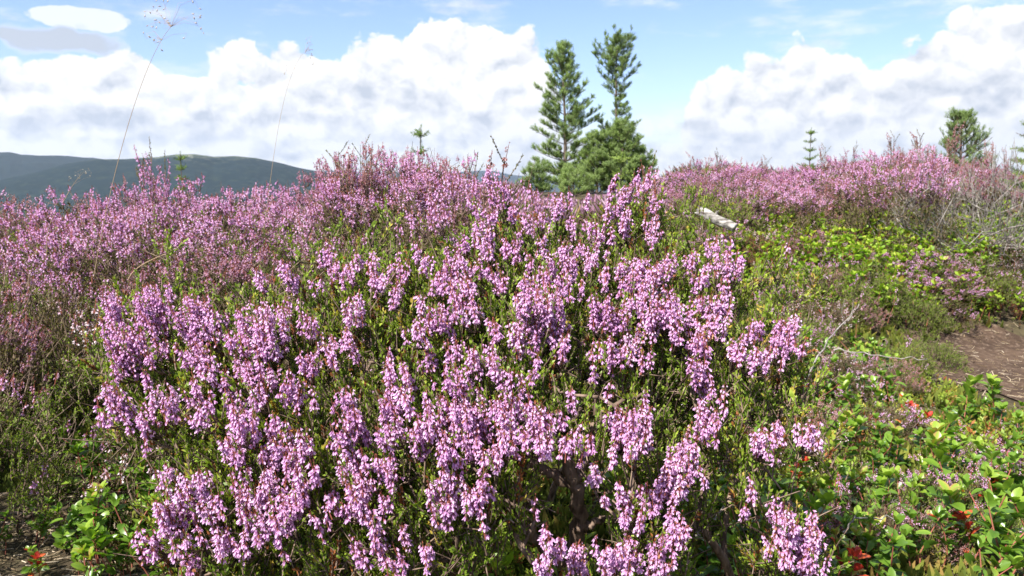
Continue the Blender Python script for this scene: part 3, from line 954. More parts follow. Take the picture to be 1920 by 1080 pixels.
def make_near_bush(key):
    (rx0, ry0), label = BUSHES[key]
    root = np.array([rx0, ry0, float(ground(rx0, ry0)) - .01])
    t = thing('heather_bush', label, 'heather bush', root, 0, 'near heather bushes')
    off = root
    sp = acc[key]['sprays']
    rg = np.random.default_rng(sum(map(ord, key)))
    targets, jobs = [], []
    for (px, py, rx, ry) in sp:
        Y = near_depth(px, py) + rg.normal(0, .012)
        c = at(px, py, Y)
        k = Y / F_PX
        area = rx * ry
        n = int(max(1, round(area / 58)))
        view = norm(CAMP - c)
        outw = norm((c - root) * np.array([1, 1, .35]))
        base = c - np.array([0, 0, ry * k * 1.0]) + np.array([0, .02, -.008]) - outw * .008
        targets.append(base)
        spikes = []
        for _ in range(n):
            a, r_ = rg.uniform(0, 6.28), math.sqrt(rg.random())
            q = c + np.array([math.cos(a) * r_ * rx * k * .86, rg.normal(0, .009), math.sin(a) * r_ * ry * k * .5])
            L = rg.uniform(.8, 1.6) * max(ry * k * 1.5, .015)
            L = min(L, .05)
            d = norm(outw * .42 + np.array([0, 0, 1.0]) + rg.normal(0, .15, 3))
            p = q - d * L * .5
            spikes.append((p, d, L))
        jobs.append((base, spikes, rg.uniform(.36, .58), view, area))
    # leafy shoots under and between the sprays
    fol = []
    xs = np.array([s[0] for s in sp])
    ys = np.array([s[1] for s in sp])
    nf = {'centre': 560, 'left': 420, 'right': 160, 'back': 200, 'inner': 200, 'low': 36}[key]
    for _ in range(nf):
        i = rg.integers(len(sp))
        px = xs[i] + rg.normal(-8 if xs[i] > 1250 else 0, 34)
        py = ys[i] + (rg.normal(32, 50) if ys[i] > 480 else abs(rg.normal(20, 40)) + 14)
        if 985 < px < 1180 and 795 < py < 1035 and rg.random() < .97:
            continue
        if px < 330 and py > 800 or px < 230 and py > 700:
            continue
        Y = near_depth(px, py) + abs(rg.normal(.03, .06)) + .022
        q = at(px, py, Y)
        gz = float(ground(q[0], q[1]))
        if q[2] < gz + .05:
            continue
        fol.append(q)
    fol = np.array(fol)
    allt = np.vstack([np.array(targets), fol[::2] - np.array([0, 0, .02])])
    P_, par, rad, ends = grow(root, allt, rg)
    br = MB()
    skeleton(br, P_ - off, par, rad)
    br.build('branches', M['wood'], t)
    if key == 'centre':
        lb = MB()
        for pp, r0_, r1_ in [([(1088, 1062, .80), (1084, 985, .79), (1078, 910, .775), (1062, 862, .765), (1046, 815, .765), (1036, 785, .775)], .0088, .0035),
                             ([(1078, 910, .775), (1010, 878, .77), (960, 850, .76), (905, 842, .75)], .0060, .0025),
                             ([(1060, 1060, .79), (1015, 1020, .77), (975, 978, .755), (948, 945, .75)], .0070, .0030),
                             ([(1082, 990, .79), (1130, 975, .79), (1180, 962, .80)], .0050, .002),
                             ([(1078, 905, .775), (1100, 850, .78), (1118, 790, .79), (1112, 700, .80)], .0055, .0022),
                             ([(1062, 862, .765), (1110, 800, .77), (1150, 760, .78), (1200, 740, .79)], .0042, .0015),
                             ([(1046, 815, .76), (1090, 765, .765), (1060, 740, .77), (1035, 728, .77)], .0030, .001)]:
            c_ = np.array([at(w[0], w[1], w[2] - .045) for w in pp]) - off
            uu = np.linspace(0, 1, 22)
            cc = np.stack([np.interp(uu, np.linspace(0, 1, len(c_)), c_[:, k]) for k in range(3)], 1) + rg.normal(0, .0016, (22, 3))
            lb.tube(cc, np.linspace(r0_, r1_, 22) * rg.uniform(.88, 1.12, 22), 8, .5)
        smooth(lb.build('trunk', M['wood'], t))
    f = MB()
    for q in fol:
        base = q - np.array([0, 0, .028])
        for _ in range(rg.integers(6, 11)):
            d = norm(norm(q - root) * .35 + np.array([0, 0, 1]) + rg.normal(0, .55, 3))
            pale = rg.random()
            tn = .48 + rg.normal(0, .16) + (.4 if pale > .94 else 0)
            shoot(f, base - off + rg.normal(0, .008, 3), d, rg.uniform(.014, .034), rg, tn, step=.0021, size=rg.uniform(1.25, 1.65), lmat=4 if pale < .05 else 2)
        for _ in range(2):   # short brown twigs
            f.tube(np.array([base - off, base - off + rg.normal(0, .02, 3) + np.array([0, 0, .01])]), [.0008, .0005], 3, .5, 3)
    f.build('foliage', HM, t)
    jobs.sort(key=lambda j: -j[4])
    restmb = MB()
    for ji, (base, spikes, tint, view, area) in enumerate(jobs):
        mb = restmb if ji >= 100 else MB()
        for (p, d, L) in spikes:
            w = np.array([base, base * .4 + p * .6 - np.array([0, 0, .002]), p])
            mb.tube(w - off, [.0010, .0008, .0006], 3, .5, 3)
            spike(mb, p - off, d, L, rg, tint + rg.normal(0, .05), 0, 1.6, rg.uniform(.64, .82), view=view)
        for _ in range(int(len(spikes) * .35)):
            p, d, L = spikes[rg.integers(len(spikes))]
            shoot(mb, p - off + rg.normal(0, .004, 3), norm(d + rg.normal(0, .3, 3)), L * rg.uniform(.9, 1.2), rg, .45, size=.9)
        if ji < 100:
            mb.build('flower_spray', HM, t)
    if restmb.n:
        tag(restmb.build('flower_spray', HM, t), kind='stuff')
    return t


for k_ in BUSHES:
    make_near_bush(k_)


# ------------------------------------------------------------------ heather bushes further out: one of each kind, then copies
SHM = [M['shoot'], M['shoot_dull'], M['shoot_rust']]


def dome_pts(n, R, H, rg, top=.25, lo=.35):
    a = rg.uniform(0, 2 * math.pi, n)
    c = rg.uniform(lo, 1.0, n)            # height share
    s = np.sqrt(np.clip(1 - (c * .92) ** 2, 0, 1))
    k = rg.uniform(.78, 1.06, n)
    return np.stack([np.cos(a) * s * R * k, np.sin(a) * s * R * k, c * H * k], 1)


def make_proto(name, seed, R=.20, H=.34, sprays=60, nsp=(3, 6), L=(.022, .045), petal='petal', leaf='shoot', fol=120, tint=.5, dens=.8,
               lod=0, twigs=30, spread=.030, size=1.0, fsize=1.25, lo=.35, tips=True):
    rg = np.random.default_rng(seed)
    t = thing(name, None, None)
    sp = dome_pts(sprays, R, H, rg, lo=lo) if sprays else np.zeros((0, 3))
    fo = dome_pts(fol, R * .95, H * .93, rg, lo=.12)
    fo *= rg.uniform(.75, 1.0, (len(fo), 1))
    tg = np.vstack([sp - [0, 0, .03], fo[::2] - [0, 0, .02]])
    tg[:, 2] = np.maximum(tg[:, 2], .02)
    P_, par, rad, ends = grow(np.zeros(3), tg, rg, seg=.04, rmax=.007)
    br = MB()
    skeleton(br, P_, par, rad, sides=4)
    for _ in range(twigs):                # bare twigs that stand clear of the leaves
        q = dome_pts(1, R * .9, H * .85, rg)[0]
        d = norm(q * [1, 1, .6] + [0, 0, .12] + rg.normal(0, .05, 3))
        pts = bend(q, d, rg.uniform(.03, .08), 4, .3, rg)
        br.tube(pts, [.0010, .0009, .0007, .0004], 3, .5)
    kids = [br.build('branches', M['wood'], t)]
    f = MB()
    mats = [M[petal], M['calyx'], M[leaf], M['wood']]
    for q in fo:
        b = q - [0, 0, .025]
        for _ in range(rg.integers(4, 8)):
            d = norm(norm(q) * .5 + [0, 0, .8] + rg.normal(0, .55, 3))
            shoot(f, b + rg.normal(0, .010, 3), d, rg.uniform(.014, .036), rg, .45 + rg.normal(0, .12), step=.0032, size=fsize * rg.uniform(.95, 1.3))
    kids.append(f.build('foliage', mats, t))
    if sprays:
        m = MB()
        for q in sp:
            tn = tint + rg.normal(0, .09)
            for _ in range(rg.integers(*nsp)):
                d = norm(q * [1, 1, 0] / R * .35 + [0, 0, 1] + rg.normal(0, .20, 3))
                p = q + rg.normal(0, spread, 3) * [.8, .8, .6]
                Ls = rg.uniform(*L)
                m.tube(np.array([q - [0, 0, .03], p - d * Ls * .5]), [.001, .0007], 3, .5, 3)
                spike(m, p - d * Ls * .5, d, Ls, rg, tn + rg.normal(0, .05), lod, dens, size, tip=tips)
        kids.append(m.build('flowers', mats, t))
    KIDS[t.name] = kids
    return t


rng = np.random.default_rng(5)
CL = dict(L=(.014, .032), spread=.017)
PR_ = {
    'pink': [make_proto('heather_bush', 1, sprays=66, nsp=(5, 9), fol=100, tint=.50, lo=.45, **CL),
             make_proto('heather_bush', 2, sprays=56, nsp=(5, 9), fol=110, tint=.55, R=.23, lo=.5, **CL),
             make_proto('heather_bush', 21, sprays=50, nsp=(4, 8), fol=110, tint=.45, R=.20, lo=.4, leaf='shoot_dull', **CL)],
    'cap': [make_proto('heather_bush', 22, sprays=50, nsp=(4, 8), fol=170, tint=.5, R=.22, lo=.68, leaf='shoot_dull', petal='petal', **CL),
            make_proto('heather_bush', 23, sprays=56, nsp=(4, 8), fol=170, tint=.45, R=.22, lo=.62, leaf='shoot_dull', petal='petal_dull', **CL)],
    'half': [make_proto('heather_bush', 3, sprays=26, nsp=(3, 6), fol=150, tint=.6, **CL),
             make_proto('heather_bush', 4, sprays=20, nsp=(3, 6), fol=150, tint=.65, leaf='shoot_dull', **CL)],
    'pale': [make_proto('heather_bush', 5, sprays=50, nsp=(2, 4), fol=130, petal='petal_pale', leaf='shoot_dull', dens=.5, tint=.75, L=(.015, .030)),
             make_proto('heather_bush', 24, sprays=40, nsp=(2, 4), fol=140, petal='petal_pale', leaf='shoot', dens=.45, tint=.8, L=(.015, .030))],
    'dull': [make_proto('heather_bush', 6, sprays=60, nsp=(3, 7), fol=150, petal='petal_dull', leaf='shoot_dull', tint=.40, twigs=60, lo=.5, **CL),
             make_proto('heather_bush', 7, sprays=42, nsp=(3, 7), fol=160, petal='petal_dull', leaf='shoot_dull', tint=.5, twigs=60, lo=.5, **CL)],
    'old': [make_proto('heather_bush', 8, sprays=50, nsp=(3, 6), fol=140, petal='petal_old', leaf='shoot_dull', tint=.5, twigs=70)],
    'olive': [make_proto('heather_bush', 31, sprays=8, nsp=(2, 5), fol=240, petal='petal_dull', leaf='shoot_dull', tint=.5, twigs=50, fsize=1.4, **CL),
              make_proto('heather_bush', 32, sprays=14, nsp=(2, 5), fol=220, petal='petal', leaf='shoot', tint=.5, twigs=40, fsize=1.3, **CL)],
    'rust': [make_proto('heather_bush', 9, sprays=14, nsp=(2, 4), fol=140, petal='petal_pale', leaf='shoot_rust', tint=.7, H=.26)],
    'green': [make_proto('heather_bush', 10, sprays=0, fol=260, R=.20, H=.26, fsize=1.5),
              make_proto('heather_bush', 12, sprays=7, nsp=(2, 5), fol=240, R=.20, H=.26, petal='petal', tint=.7, fsize=1.5)],
}
USED = set()
DESC = {
    'olive': 'dark olive heather bush with few flowers',
    'cap': 'heather bush capped with pink flowers',
    'pink': 'pink flowering heather bush', 'half': 'sparsely flowering green heather bush', 'pale': 'whitish budded heather bush',
    'dull': 'dull mauve and brown heather bush', 'old': 'brownish withered heather bush', 'rust': 'rusty brown leaved heather bush',
    'green': 'green heather bush almost without flowers'}


def put(kind, x, y, H, R, where, rg, H0=None, name_kind=None):
    lst = PR_[kind]
    pr = lst[rg.integers(len(lst))]
    h0 = {'rust': .26, 'green': .26}.get(kind, .34) * 1.05
    r0 = .21
    z = float(ground(x, y)) - .01
    lab = ('tall ' if H > .36 else 'low ' if H < .2 else '') + DESC[kind] + ' ' + where + (' nearer' if y < 2.3 and 'rise' not in where and 'near' not in where and kind and x < .35 else
                                                                                        ' far back' if y > 5.2 else '')
    if 'skyline' in where or 'right rise' in where:
        px_ = 960 + F_PX * x / y
        lab += ' left part' if px_ < 200 or 900 < px_ < 1400 else ' right part' if 420 < px_ < 900 or px_ > 1560 else ' middle part'
    grp = lab
    sc = (R / r0, R / r0, H / h0)
    loc, rz = (x, y, z), rg.uniform(0, 6.28)
    tl = (rg.normal(0, .08), rg.normal(0, .08))
    if pr.name not in USED:
        USED.add(pr.name)
        pr.location, pr.rotation_euler, pr.scale = loc, (tl[0], tl[1], rz), sc
        tag(pr, lab, 'heather bush', grp)
        return pr
    return dup(pr, loc, rz, sc, lab, grp, tl, 'heather bush')


CREST = ([-300, 0, 60, 130, 200, 240, 270, 300, 350, 400, 450, 500, 540, 580, 620, 660, 700, 790, 850, 880, 915, 950, 1000, 1100, 1215, 1250, 1290, 1340, 1400,
          1480, 1560, 1620, 1700, 1760, 1840, 1920, 2200],
         [345, 345, 322, 352, 340, 325, 300, 302, 318, 320, 340, 350, 330, 345, 322, 298, 276, 270, 292, 318, 282, 335, 372, 368, 352, 320, 285, 288, 305,
          318, 290, 276, 272, 285, 305, 322, 330])


def proj(x, y, z):
    v = np.array([x, y, z]) - CAMP
    d = v @ FWD
    return 960 + F_PX * v[0] / d, 540 - F_PX * (v @ UPV) / d


def max_h(x, y, slack):
    """height at which a bush here would just reach the measured skyline"""
    px, _ = proj(x, y, 0.4)
    k = .2 / y * F_PX * .5
    cy = max(np.interp(px, *CREST), np.interp(px - k, *CREST) - 12, np.interp(px + k, *CREST) - 12)
    top = at(px, cy + slack, y)[2]
    return top - float(ground(x, y))


rb = np.random.default_rng(77)
pts_ = []
cand = 0
for px, py, Y, kind in [(655, 290, 2.25, 'dull'), (700, 272, 2.3, 'dull'), (748, 268, 2.25, 'pink'), (790, 270, 2.3, 'dull'), (835, 284, 2.2, 'pink'),
                        (725, 290, 2.05, 'pink'), (780, 330, 1.95, 'olive'), (830, 345, 1.85, 'olive'), (680, 330, 2.0, 'half'), (720, 380, 1.75, 'olive'), (790, 400, 1.65, 'olive'), (650, 400, 1.7, 'olive'), (910, 300, 1.75, 'pink')]:
    q = at(px, py, Y)
    h = q[2] - float(ground(q[0], q[1]))
    pts_.append((q[0], q[1]))
    put(kind, q[0], q[1], min(h, .46), .22, 'on the hump left of the pines', rb)
while cand < 30000 and len(pts_) < 285:
    cand += 1
    r = 1.0 + 7.2 * rb.random() ** 1.25
    a = math.radians(rb.uniform(-38, 38))
    x, y = r * math.sin(a), r * math.cos(a)
    px, py = proj(x, y, float(ground(x, y)) + .2)
    if ((x - .0) / .40) ** 2 + ((y - .92) / .42) ** 2 < 1 or (-.5 < x < .4 and y < 1.12):
        continue
    if px > 1240 and r < 3.35 or on_path(x, y, 1.35) or (-.85 < x < -.3 and y < 1.28):
        continue
    if px > 1150 and r < 2.2:
        continue
    # the plants' ground at the foot of the right-hand crest stays open
    sp_ = .14 + .036 * r
    if r > 4.2 and px < 800 and r > 5.2:
        continue
    if any((x - q[0]) ** 2 + (y - q[1]) ** 2 < sp_ ** 2 for q in pts_):
        continue
    slack = abs(rb.normal(0, 10 if px < 1200 else 17)) + (0 if r > 2.6 or (600 < px < 880 and r > 1.7) else 12)
    H = min(max_h(x, y, slack), {True: .30, False: .44}[r < 1.5] * rb.uniform(.85, 1.12))
    if 860 < px < 1250 and r > 1.6:
        H = min(H, .24)
    if H < .11:
        continue
    R = max(sp_ * .92, .17) * rb.uniform(.95, 1.25)
    u = float(np.clip(.5 + 1.5 * fbm(np.array(x * 1.5 + 11), np.array(y * 1.5), 2, 31) + rb.normal(0, .22), 0, .999))
    if px < 640:
        if r < 2.15:
            kind = 'pale' if u < .26 else 'half' if u < .40 else 'olive' if u < .66 else 'rust' if u < .72 else 'dull' if u < .84 else 'pink'
            where = 'on the near left slope'
            H = min(H, .30 if r < 1.75 else .34)
        else:
            kind = 'pink' if u < .46 else 'olive' if u < .58 else 'half' if u < .68 else 'dull' if u < .86 else 'green' if u < .93 else 'old'
            where = 'of the left skyline mass'
    elif px < 870:
        kind = ('pink' if u < .45 else 'dull' if u < .7 else 'half') if r > 2.0 else ('olive' if u < .7 else 'half')
        where = 'on the hump left of the pines'
    elif px < 1250:
        kind = 'old' if u < .35 else 'dull' if u < .75 else 'half'
        where = 'on the level ground before the pines'
    elif px < 1730:
        kind = 'olive' if u < .30 else 'half' if u < .36 else 'cap' if u < .62 else 'dull' if u < .66 else 'pink' if u < .82 else 'old'
        where = 'on the right rise'
    else:
        kind = 'old' if u < .45 else 'dull' if u < .8 else 'half'
        if r < 4.0:
            continue
        where = 'on the rise near the right edge'
    pts_.append((x, y))
    put(kind, x, y, H, R, where, rb)

# hand-placed low bushes on the open ground to the right
def open_where(px, py):
    if py < 500:
        return 'below the bleached log' if px < 1480 else 'under the right rise' if px < 1740 else 'under the dead bushes'
    if py < 700:
        return 'beside the right flower head' if px < 1500 else 'around the forked dead twig' if px < 1650 else 'by the path'
    return ('beside the front heather' if px < 1560 else 'below the path' if px > 1740 else 'among the lingonberry plants') + (' at the bottom' if py > 930 else '')


for (px, py, kind, H, R) in [(1565, 600, 'green', .17, .15), (1650, 588, 'green', .16, .14), (1715, 620, 'green', .16, .13), (1605, 545, 'green', .14, .15),
                             (1490, 560, 'green', .14, .13), (1745, 690, 'green', .12, .11), (1690, 705, 'green', .12, .11), (1510, 650, 'green', .13, .12),
                             (1440, 500, 'rust', .16, .16), (1500, 480, 'rust', .13, .14), (1390, 450, 'rust', .13, .15), (1460, 545, 'rust', .13, .11),
                             (1625, 512, 'pink', .10, .12), (1690, 530, 'half', .13, .16), (1765, 610, 'half', .12, .13), (1560, 505, 'half', .11, .12),
                             (1590, 760, 'half', .10, .10), (1550, 860, 'rust', .10, .09), (1750, 850, 'half', .09, .09), (1840, 900, 'half', .09, .09),
                             (1900, 950, 'half', .10, .09), (1480, 760, 'half', .10, .10), (1620, 930, 'green', .08, .08), (1500, 850, 'green', .09, .09),
                             (1760, 960, 'green', .07, .07), (1400, 620, 'green', .14, .12), (1420, 700, 'green', .12, .10), (1330, 540, 'green', .14, .14),
                             (1340, 1000, 'green', .08, .08), (1870, 1040, 'green', .07, .08), (1640, 820, 'rust', .09, .08), (1900, 850, 'rust', .08, .08),
                             (1850, 560, 'green', .14, .15), (1900, 580, 'rust', .12, .12), (1810, 530, 'green', .13, .15)]:
    p = ghit(px, py)
    put(kind, p[0], p[1], H, R, open_where(px, py), rb)
for _ in range(80):
    px, py = rb.uniform(1270, 1960), rb.uniform(430, 1060)
    p = ghit(px, py)
    if on_path(p[0], p[1], 1.4) or (px < 1400 and py > 560) or p[1] > 4 or (py > 680 and rb.random() < .5):
        continue
    k_ = ['half', 'half', 'green', 'rust', 'pale', 'pink', 'dull', 'old'][rb.integers(8)]
    s_ = .05 + .045 * p[1]
    put(k_, p[0], p[1], rb.uniform(.07, .11) + .018 * p[1], s_ * rb.uniform(.6, 1.1), open_where(px, py), rb)
# near left, in and beside the shade
for (px, py, kind, H, R) in [(30, 720, 'green', .22, .14), (-60, 800, 'half', .24, .16), (30, 870, 'green', .10, .08), (85, 930, 'green', .09, .05),
                             (120, 700, 'pale', .20, .15), (200, 740, 'green', .20, .13), (-20, 640, 'rust', .20, .16), (160, 640, 'pale', .2, .16), (60, 660, 'pale', .19, .15), (90, 600, 'rust', .2, .14), (10, 760, 'dull', .22, .14), (230, 680, 'pale', .2, .13), (130, 770, 'green', .16, .12),
                             (-190, 700, 'half', .34, .22), (300, 840, 'green', .18, .12)]:
    p = ghit(px, py)
    put(kind, p[0], p[1], H, R, 'at the near left edge', rb)
for x_, y_, H_, k_ in [(-.97, .86, .52, 'half'), (-1.10, .72, .50, 'dull'), (-1.06, 1.08, .50, 'half')]:  # unseen bushes, added to throw shade on the bottom left corner
    put(k_, x_, y_, H_, .21, 'added for shade beyond the left edge', rb)

# ---- leggy heather stalks against the sky
def make_stalk(seed, petal, n=5, H=.40):
    rg = np.random.default_rng(seed)
    t = thing('heather_stalk', None, None)
    mb, br = MB(), MB()
    for _ in range(n):
        a = rg.uniform(0, 6.28)
        top = np.array([math.cos(a) * rg.uniform(.01, .05), math.sin(a) * .03, H * rg.uniform(.8, 1)])
        pts = np.array([top * [0, 0, 0], top * [.2, .2, .4], top * [.6, .6, .8], top])
        br.tube(pts, [.0022, .0018, .0014, .0008], 4, .5)
        for _ in range(rg.integers(5, 9)):
            u = rg.uniform(.62, 1)
            p = top * u
            d = norm(rg.normal(0, .42, 3) + [0, 0, 1])
            L = rg.uniform(.03, .06)
            if rg.random() < .6:
                spike(mb, p, d, L, rg, .45, 0, .6, 1.0)
            else:
                shoot(mb, p, d, L, rg, .5, step=.003, size=1.3)
    kids = [br.build('branches', M['wood'], t), mb.build('flowers', [M[petal], M['calyx'], M['shoot_dull'], M['wood']], t)]
    KIDS[t.name] = kids
    return t


STK = [make_stalk(1, 'petal_dull'), make_stalk(2, 'petal_old'), make_stalk(3, 'petal')]
ust = set()
for (px, py, Y, k, w, lb) in [(266, 268, 2.6, 2, 1, 'tall pink heather stalk standing above the hill line on the left'),
                              (300, 292, 2.5, 2, .8, 'shorter pink heather stalk beside the tall one before the left hill'),
                              (640, 266, 2.1, 1, 1.2, 'greenish bare heather stalk leaning left off the hump'),
                              (690, 254, 2.1, 1, .8, 'dark tufted heather stalk on top of the hump'),
                              (872, 280, 1.9, 0, .8, 'thin pink heather stalk at the right end of the hump'),
                              (915, 262, 1.5, 1, .9, 'brown topped heather stalk between hump and pines'),
                              (1238, 290, 1.1, 1, .5, 'dark knobbly heather stalk in front of the young pine'),
                              (1345, 275, 5.2, 0, 1.2, 'pink heather stalk topping the bush right of the young pine'),
                              (1432, 290, 5.4, 1, 1.1, 'brown heather stalk in the dip left of the spruce sapling'),
                              (1545, 268, 5.0, 1, 1, 'grey heather stalk just right of the spruce sapling'),
                              (1595, 262, 5.0, 0, 1.1, 'forked mauve heather stalk on the right crest'),
                              (1678, 245, 5.2, 1, 1.2, 'tall withered heather stalk with dark flag shaped tip'),
                              (1732, 243, 5.2, 1, 1.6, 'broad brown heather stalk left of the small blue pine'),
                              (1787, 224, 5.2, 1, 1.2, 'brown heather stalk overlapping the small blue pine'),
                              (1862, 258, 5.0, 1, 1.5, 'withered heather stalk alone right of the small blue pine'),
                              (1890, 272, 5.0, 1, .7, 'short withered heather stalk near the right edge')]:
    q = at(px, py, Y)
    gz = float(ground(q[0], q[1]))
    s_ = (q[2] - gz) / .42
    pr = STK[k]
    sc = (w * max(s_, .6), w * max(s_, .6), s_)
    if pr.name not in ust:
        ust.add(pr.name)
        pr.location, pr.scale = (q[0], q[1], gz), sc
        tag(pr, lb, 'heather stalk', 'tall heather stalks')
    else:
        dup(pr, (q[0], q[1], gz), rb.uniform(0, 6), sc, lb, 'tall heather stalks', (0, 0), 'heather stalk')

# ---- far heather: too many and too small to count
def low_bush(rg):
    A, Bm = MB(), MB()
    n = 60
    q = dome_pts(n, .28, .30, rg, lo=.2)
    dd = norm(q * [.6, .6, .4] + [0, 0, .12] + rg.normal(0, .04, (n, 3)))
    leaf = T([(0, 0, -.03), (.006, 0, .015), (0, 0, .07), (-.006, 0, .015), (0, .006, .015), (0, -.006, .015)], [(0, 1, 2, 3), (0, 4, 2, 5)], (), [-.2, 0, .3, 0, 0, 0])
    A.inst(leaf, q * .95, dd, rg.uniform(0, 6, n), rg.uniform(.9, 1.5, n), .45 + rg.normal(0, .15, n))
    m = 44
    q = dome_pts(m, .28, .32, rg, lo=.35)
    dd = norm(q * [.5, .5, .3] + [0, 0, .16] + rg.normal(0, .04, (m, 3)))
    Bm.inst(leaf, q, dd, rg.uniform(0, 6, m), rg.uniform(.6, 1.0, m), .45 + rg.normal(0, .15, m))
    out = []
    for k in (A, Bm):
        out.append(T(np.concatenate(k.V), np.concatenate(k.Q), (), np.concatenate(k.C) - .45))
    return out


rg = np.random.default_rng(3)
LB = [low_bush(rg) for _ in range(4)]
fa = MB()
for k in range(4):
    n = 560
    r = 5.6 + 25 * rg.random(n) ** 1.3
    a = np.radians(rg.uniform(-10, 38, n))
    x, y = r * np.sin(a), r * np.cos(a)
    keep = ~((np.degrees(a) > 9) & (r < 7.0))
    x, y, r, n = x[keep], y[keep], r[keep], keep.sum()
    z = ground(x, y)
    hmax = np.array([max_h(x[i], y[i], 6) for i in range(n)])
    h = np.clip(hmax, 0, rg.uniform(.2, .36, n))
    ok = h > .09
    x, y, z, r, h = x[ok], y[ok], z[ok], r[ok], h[ok]
    n = len(x)
    s3 = np.stack([rg.uniform(.9, 1.5, n) * (1 + r * .02)] * 2 + [h / .34], 1)
    rz = rg.uniform(0, 6.28, n)
    c, s = np.cos(rz), np.sin(rz)
    Rm = np.zeros((n, 3, 3))
    Rm[:, 0, 0], Rm[:, 0, 1], Rm[:, 1, 0], Rm[:, 1, 1], Rm[:, 2, 2] = c, -s, s, c, 1
    pos = np.stack([x, y, z], 1)
    fa.inst(LB[k][0], pos, R=Rm, s=s3, tint=.45 + rg.normal(0, .12, n), mat=0)
    fa.inst(LB[k][1], pos, R=Rm, s=s3, tint=.42 + rg.normal(0, .15, n), mat=1)
tag(fa.build('heather_carpet', [M['shoot_dull'], M['petal_dull']]), 'far brownish mauve heather covering the ground around the pines', 'heather', kind='stuff')


# ------------------------------------------------------------------ lingonberry and bilberry plants
def leaf_t(L, w, fold=.25, n=5, arch=.18, notch=0):
    V, Qd, tn = [], [], []
    for i in range(n + 1):
        u = i / n
        ww = w * (math.sin(math.pi * min(u * .93 + .05, 1)) ** .55) * (.70 + .50 * u)
        z = u * L
        y = -arch * L * u * u + .04 * L
        V += [(-ww, y + fold * ww, z), (0, y, z), (ww, y + fold * ww, z)]
        tn += [.06, -.06, .06]
        if i:
            b = 3 * (i - 1)
            Qd += [(b, b + 1, b + 4, b + 3), (b + 1, b + 2, b + 5, b + 4)]
    return T(V, Qd, (), tn, 0)


LEAVES = [leaf_t(.020, .0052, .4), leaf_t(.022, .0060, .3, arch=.35), leaf_t(.018, .0050, .6, arch=.05)]
BLEAVES = [leaf_t(.020, .0062, .1, 3, .2), leaf_t(.017, .0055, .3, 3, .1)]


def make_berry(name, seed, stems=3, H=.10, leaves=LEAVES, mat='berryleaf', size=1.0, red=0, tint=.5, spread=.03):
    rg = np.random.default_rng(seed)
    t = thing(name, None, None)
    st, lf, rd = MB(), MB(), MB()
    for s_ in range(stems):
        a = rg.uniform(0, 6.28)
        b = np.array([math.cos(a), math.sin(a), 0]) * rg.uniform(0, spread)
        h = H * rg.uniform(.6, 1.05)
        top = b * 1.6 + [rg.normal(0, .012), rg.normal(0, .012), h]
        pts = np.array([b, b * 1.2 + [0, 0, h * .4], b * .5 + top * .5 + [0, 0, h * .22], top])
        st.tube(pts, [.0012, .0011, .0009, .0006], 4, .6, 1)
        n = int(rg.integers(10, 17))
        u = np.concatenate([rg.uniform(.25, .9, n - 5), np.full(5, .97)])
        p = np.stack([np.interp(u, [0, .35, .7, 1], pts[:, k]) for k in range(3)], 1)
        ang = np.arange(n) * 2.4 + rg.uniform(0, 6)
        el_ = np.where(u > .95, rg.uniform(.6, 1.25, n), rg.uniform(.15, .95, n))
        d = np.stack([np.cos(ang) * np.cos(el_), np.sin(ang) * np.cos(el_), np.sin(el_)], 1)
        # leaf frame: z along the leaf, -y side faces up
        up = np.array([0, 0, 1.0])
        x = norm(np.cross(np.tile(up, (n, 1)), d)) + rg.normal(0, .45, (n, 3))
        x = norm(x - d * np.sum(x * d, 1, keepdims=True))
        y = np.cross(d, x)
        R = np.stack([x, y, d], 2)
        which = rg.integers(len(leaves), size=n)
        sz = size * rg.uniform(.7, 1.2, n) * np.where(u > .95, .85, 1)
        isred = rg.random(n) < red
        tn = np.minimum(tint + rg.normal(0, .15, n) + np.where(u > .95, .15, -.05), np.where(rg.random(n) < .03, 1, .93))
        for k in range(len(leaves)):
            m = (which == k) & ~isred
            lf.inst(leaves[k], p[m], R=R[m], s=sz[m], tint=tn[m])
            m = (which == k) & isred
            rd.inst(leaves[k], p[m], R=R[m], s=sz[m], tint=rg.uniform(.2, .9, m.sum()))
    kids = [st.build('stems', [M['straw'], M['calyx']], t), smooth(lf.build('leaves', [M[mat]], t))]
    if rd.n:
        kids.append(tag(smooth(rd.build('red_leaves', [M['redleaf']], t)), 'bright red autumn leaves'))
    KIDS[t.name] = kids
    return t


BER = [make_berry('lingonberry_plant', s, stems=k, H=h, size=z, tint=tt, red=rd) for s, k, h, z, tt, rd in
       [(1, 2, .10, 1.15, .55, 0), (2, 3, .085, 1.0, .60, 0), (3, 4, .08, .9, .45, 0), (4, 2, .11, 1.25, .66, .0), (5, 3, .075, .9, .74, .0)]]
BD = ['two stemmed', 'three stemmed', 'small leaved bushy', 'large leaved pale green', 'yellowish']
BERRED = make_berry('lingonberry_plant', 8, stems=3, H=.10, size=1.1, tint=.75, red=.28)
BIL = [make_berry('bilberry_plant', s, stems=k, H=h, leaves=BLEAVES, mat='bilberry', size=z, tint=tt, red=rd, spread=.06) for s, k, h, z, tt, rd in
       [(11, 7, .13, 1.1, .55, 0), (12, 8, .11, 1.0, .65, .02), (13, 7, .15, 1.2, .45, .02)]]
ub = set()


def berry(pr, x, y, s, lab, grp, rg, cat='berry plant'):
    loc = (x, y, float(ground(x, y)) - .004)
    tl = (rg.normal(0, .18), rg.normal(0, .18))
    if pr.name not in ub:
        ub.add(pr.name)
        pr.location, pr.rotation_euler, pr.scale = loc, (tl[0], tl[1], rg.uniform(0, 6)), (s, s, s)
        return tag(pr, lab, cat, grp)
    return dup(pr, loc, rg.uniform(0, 6.28), s, lab, grp, tl, cat)


rg = np.random.default_rng(42)
placed = []


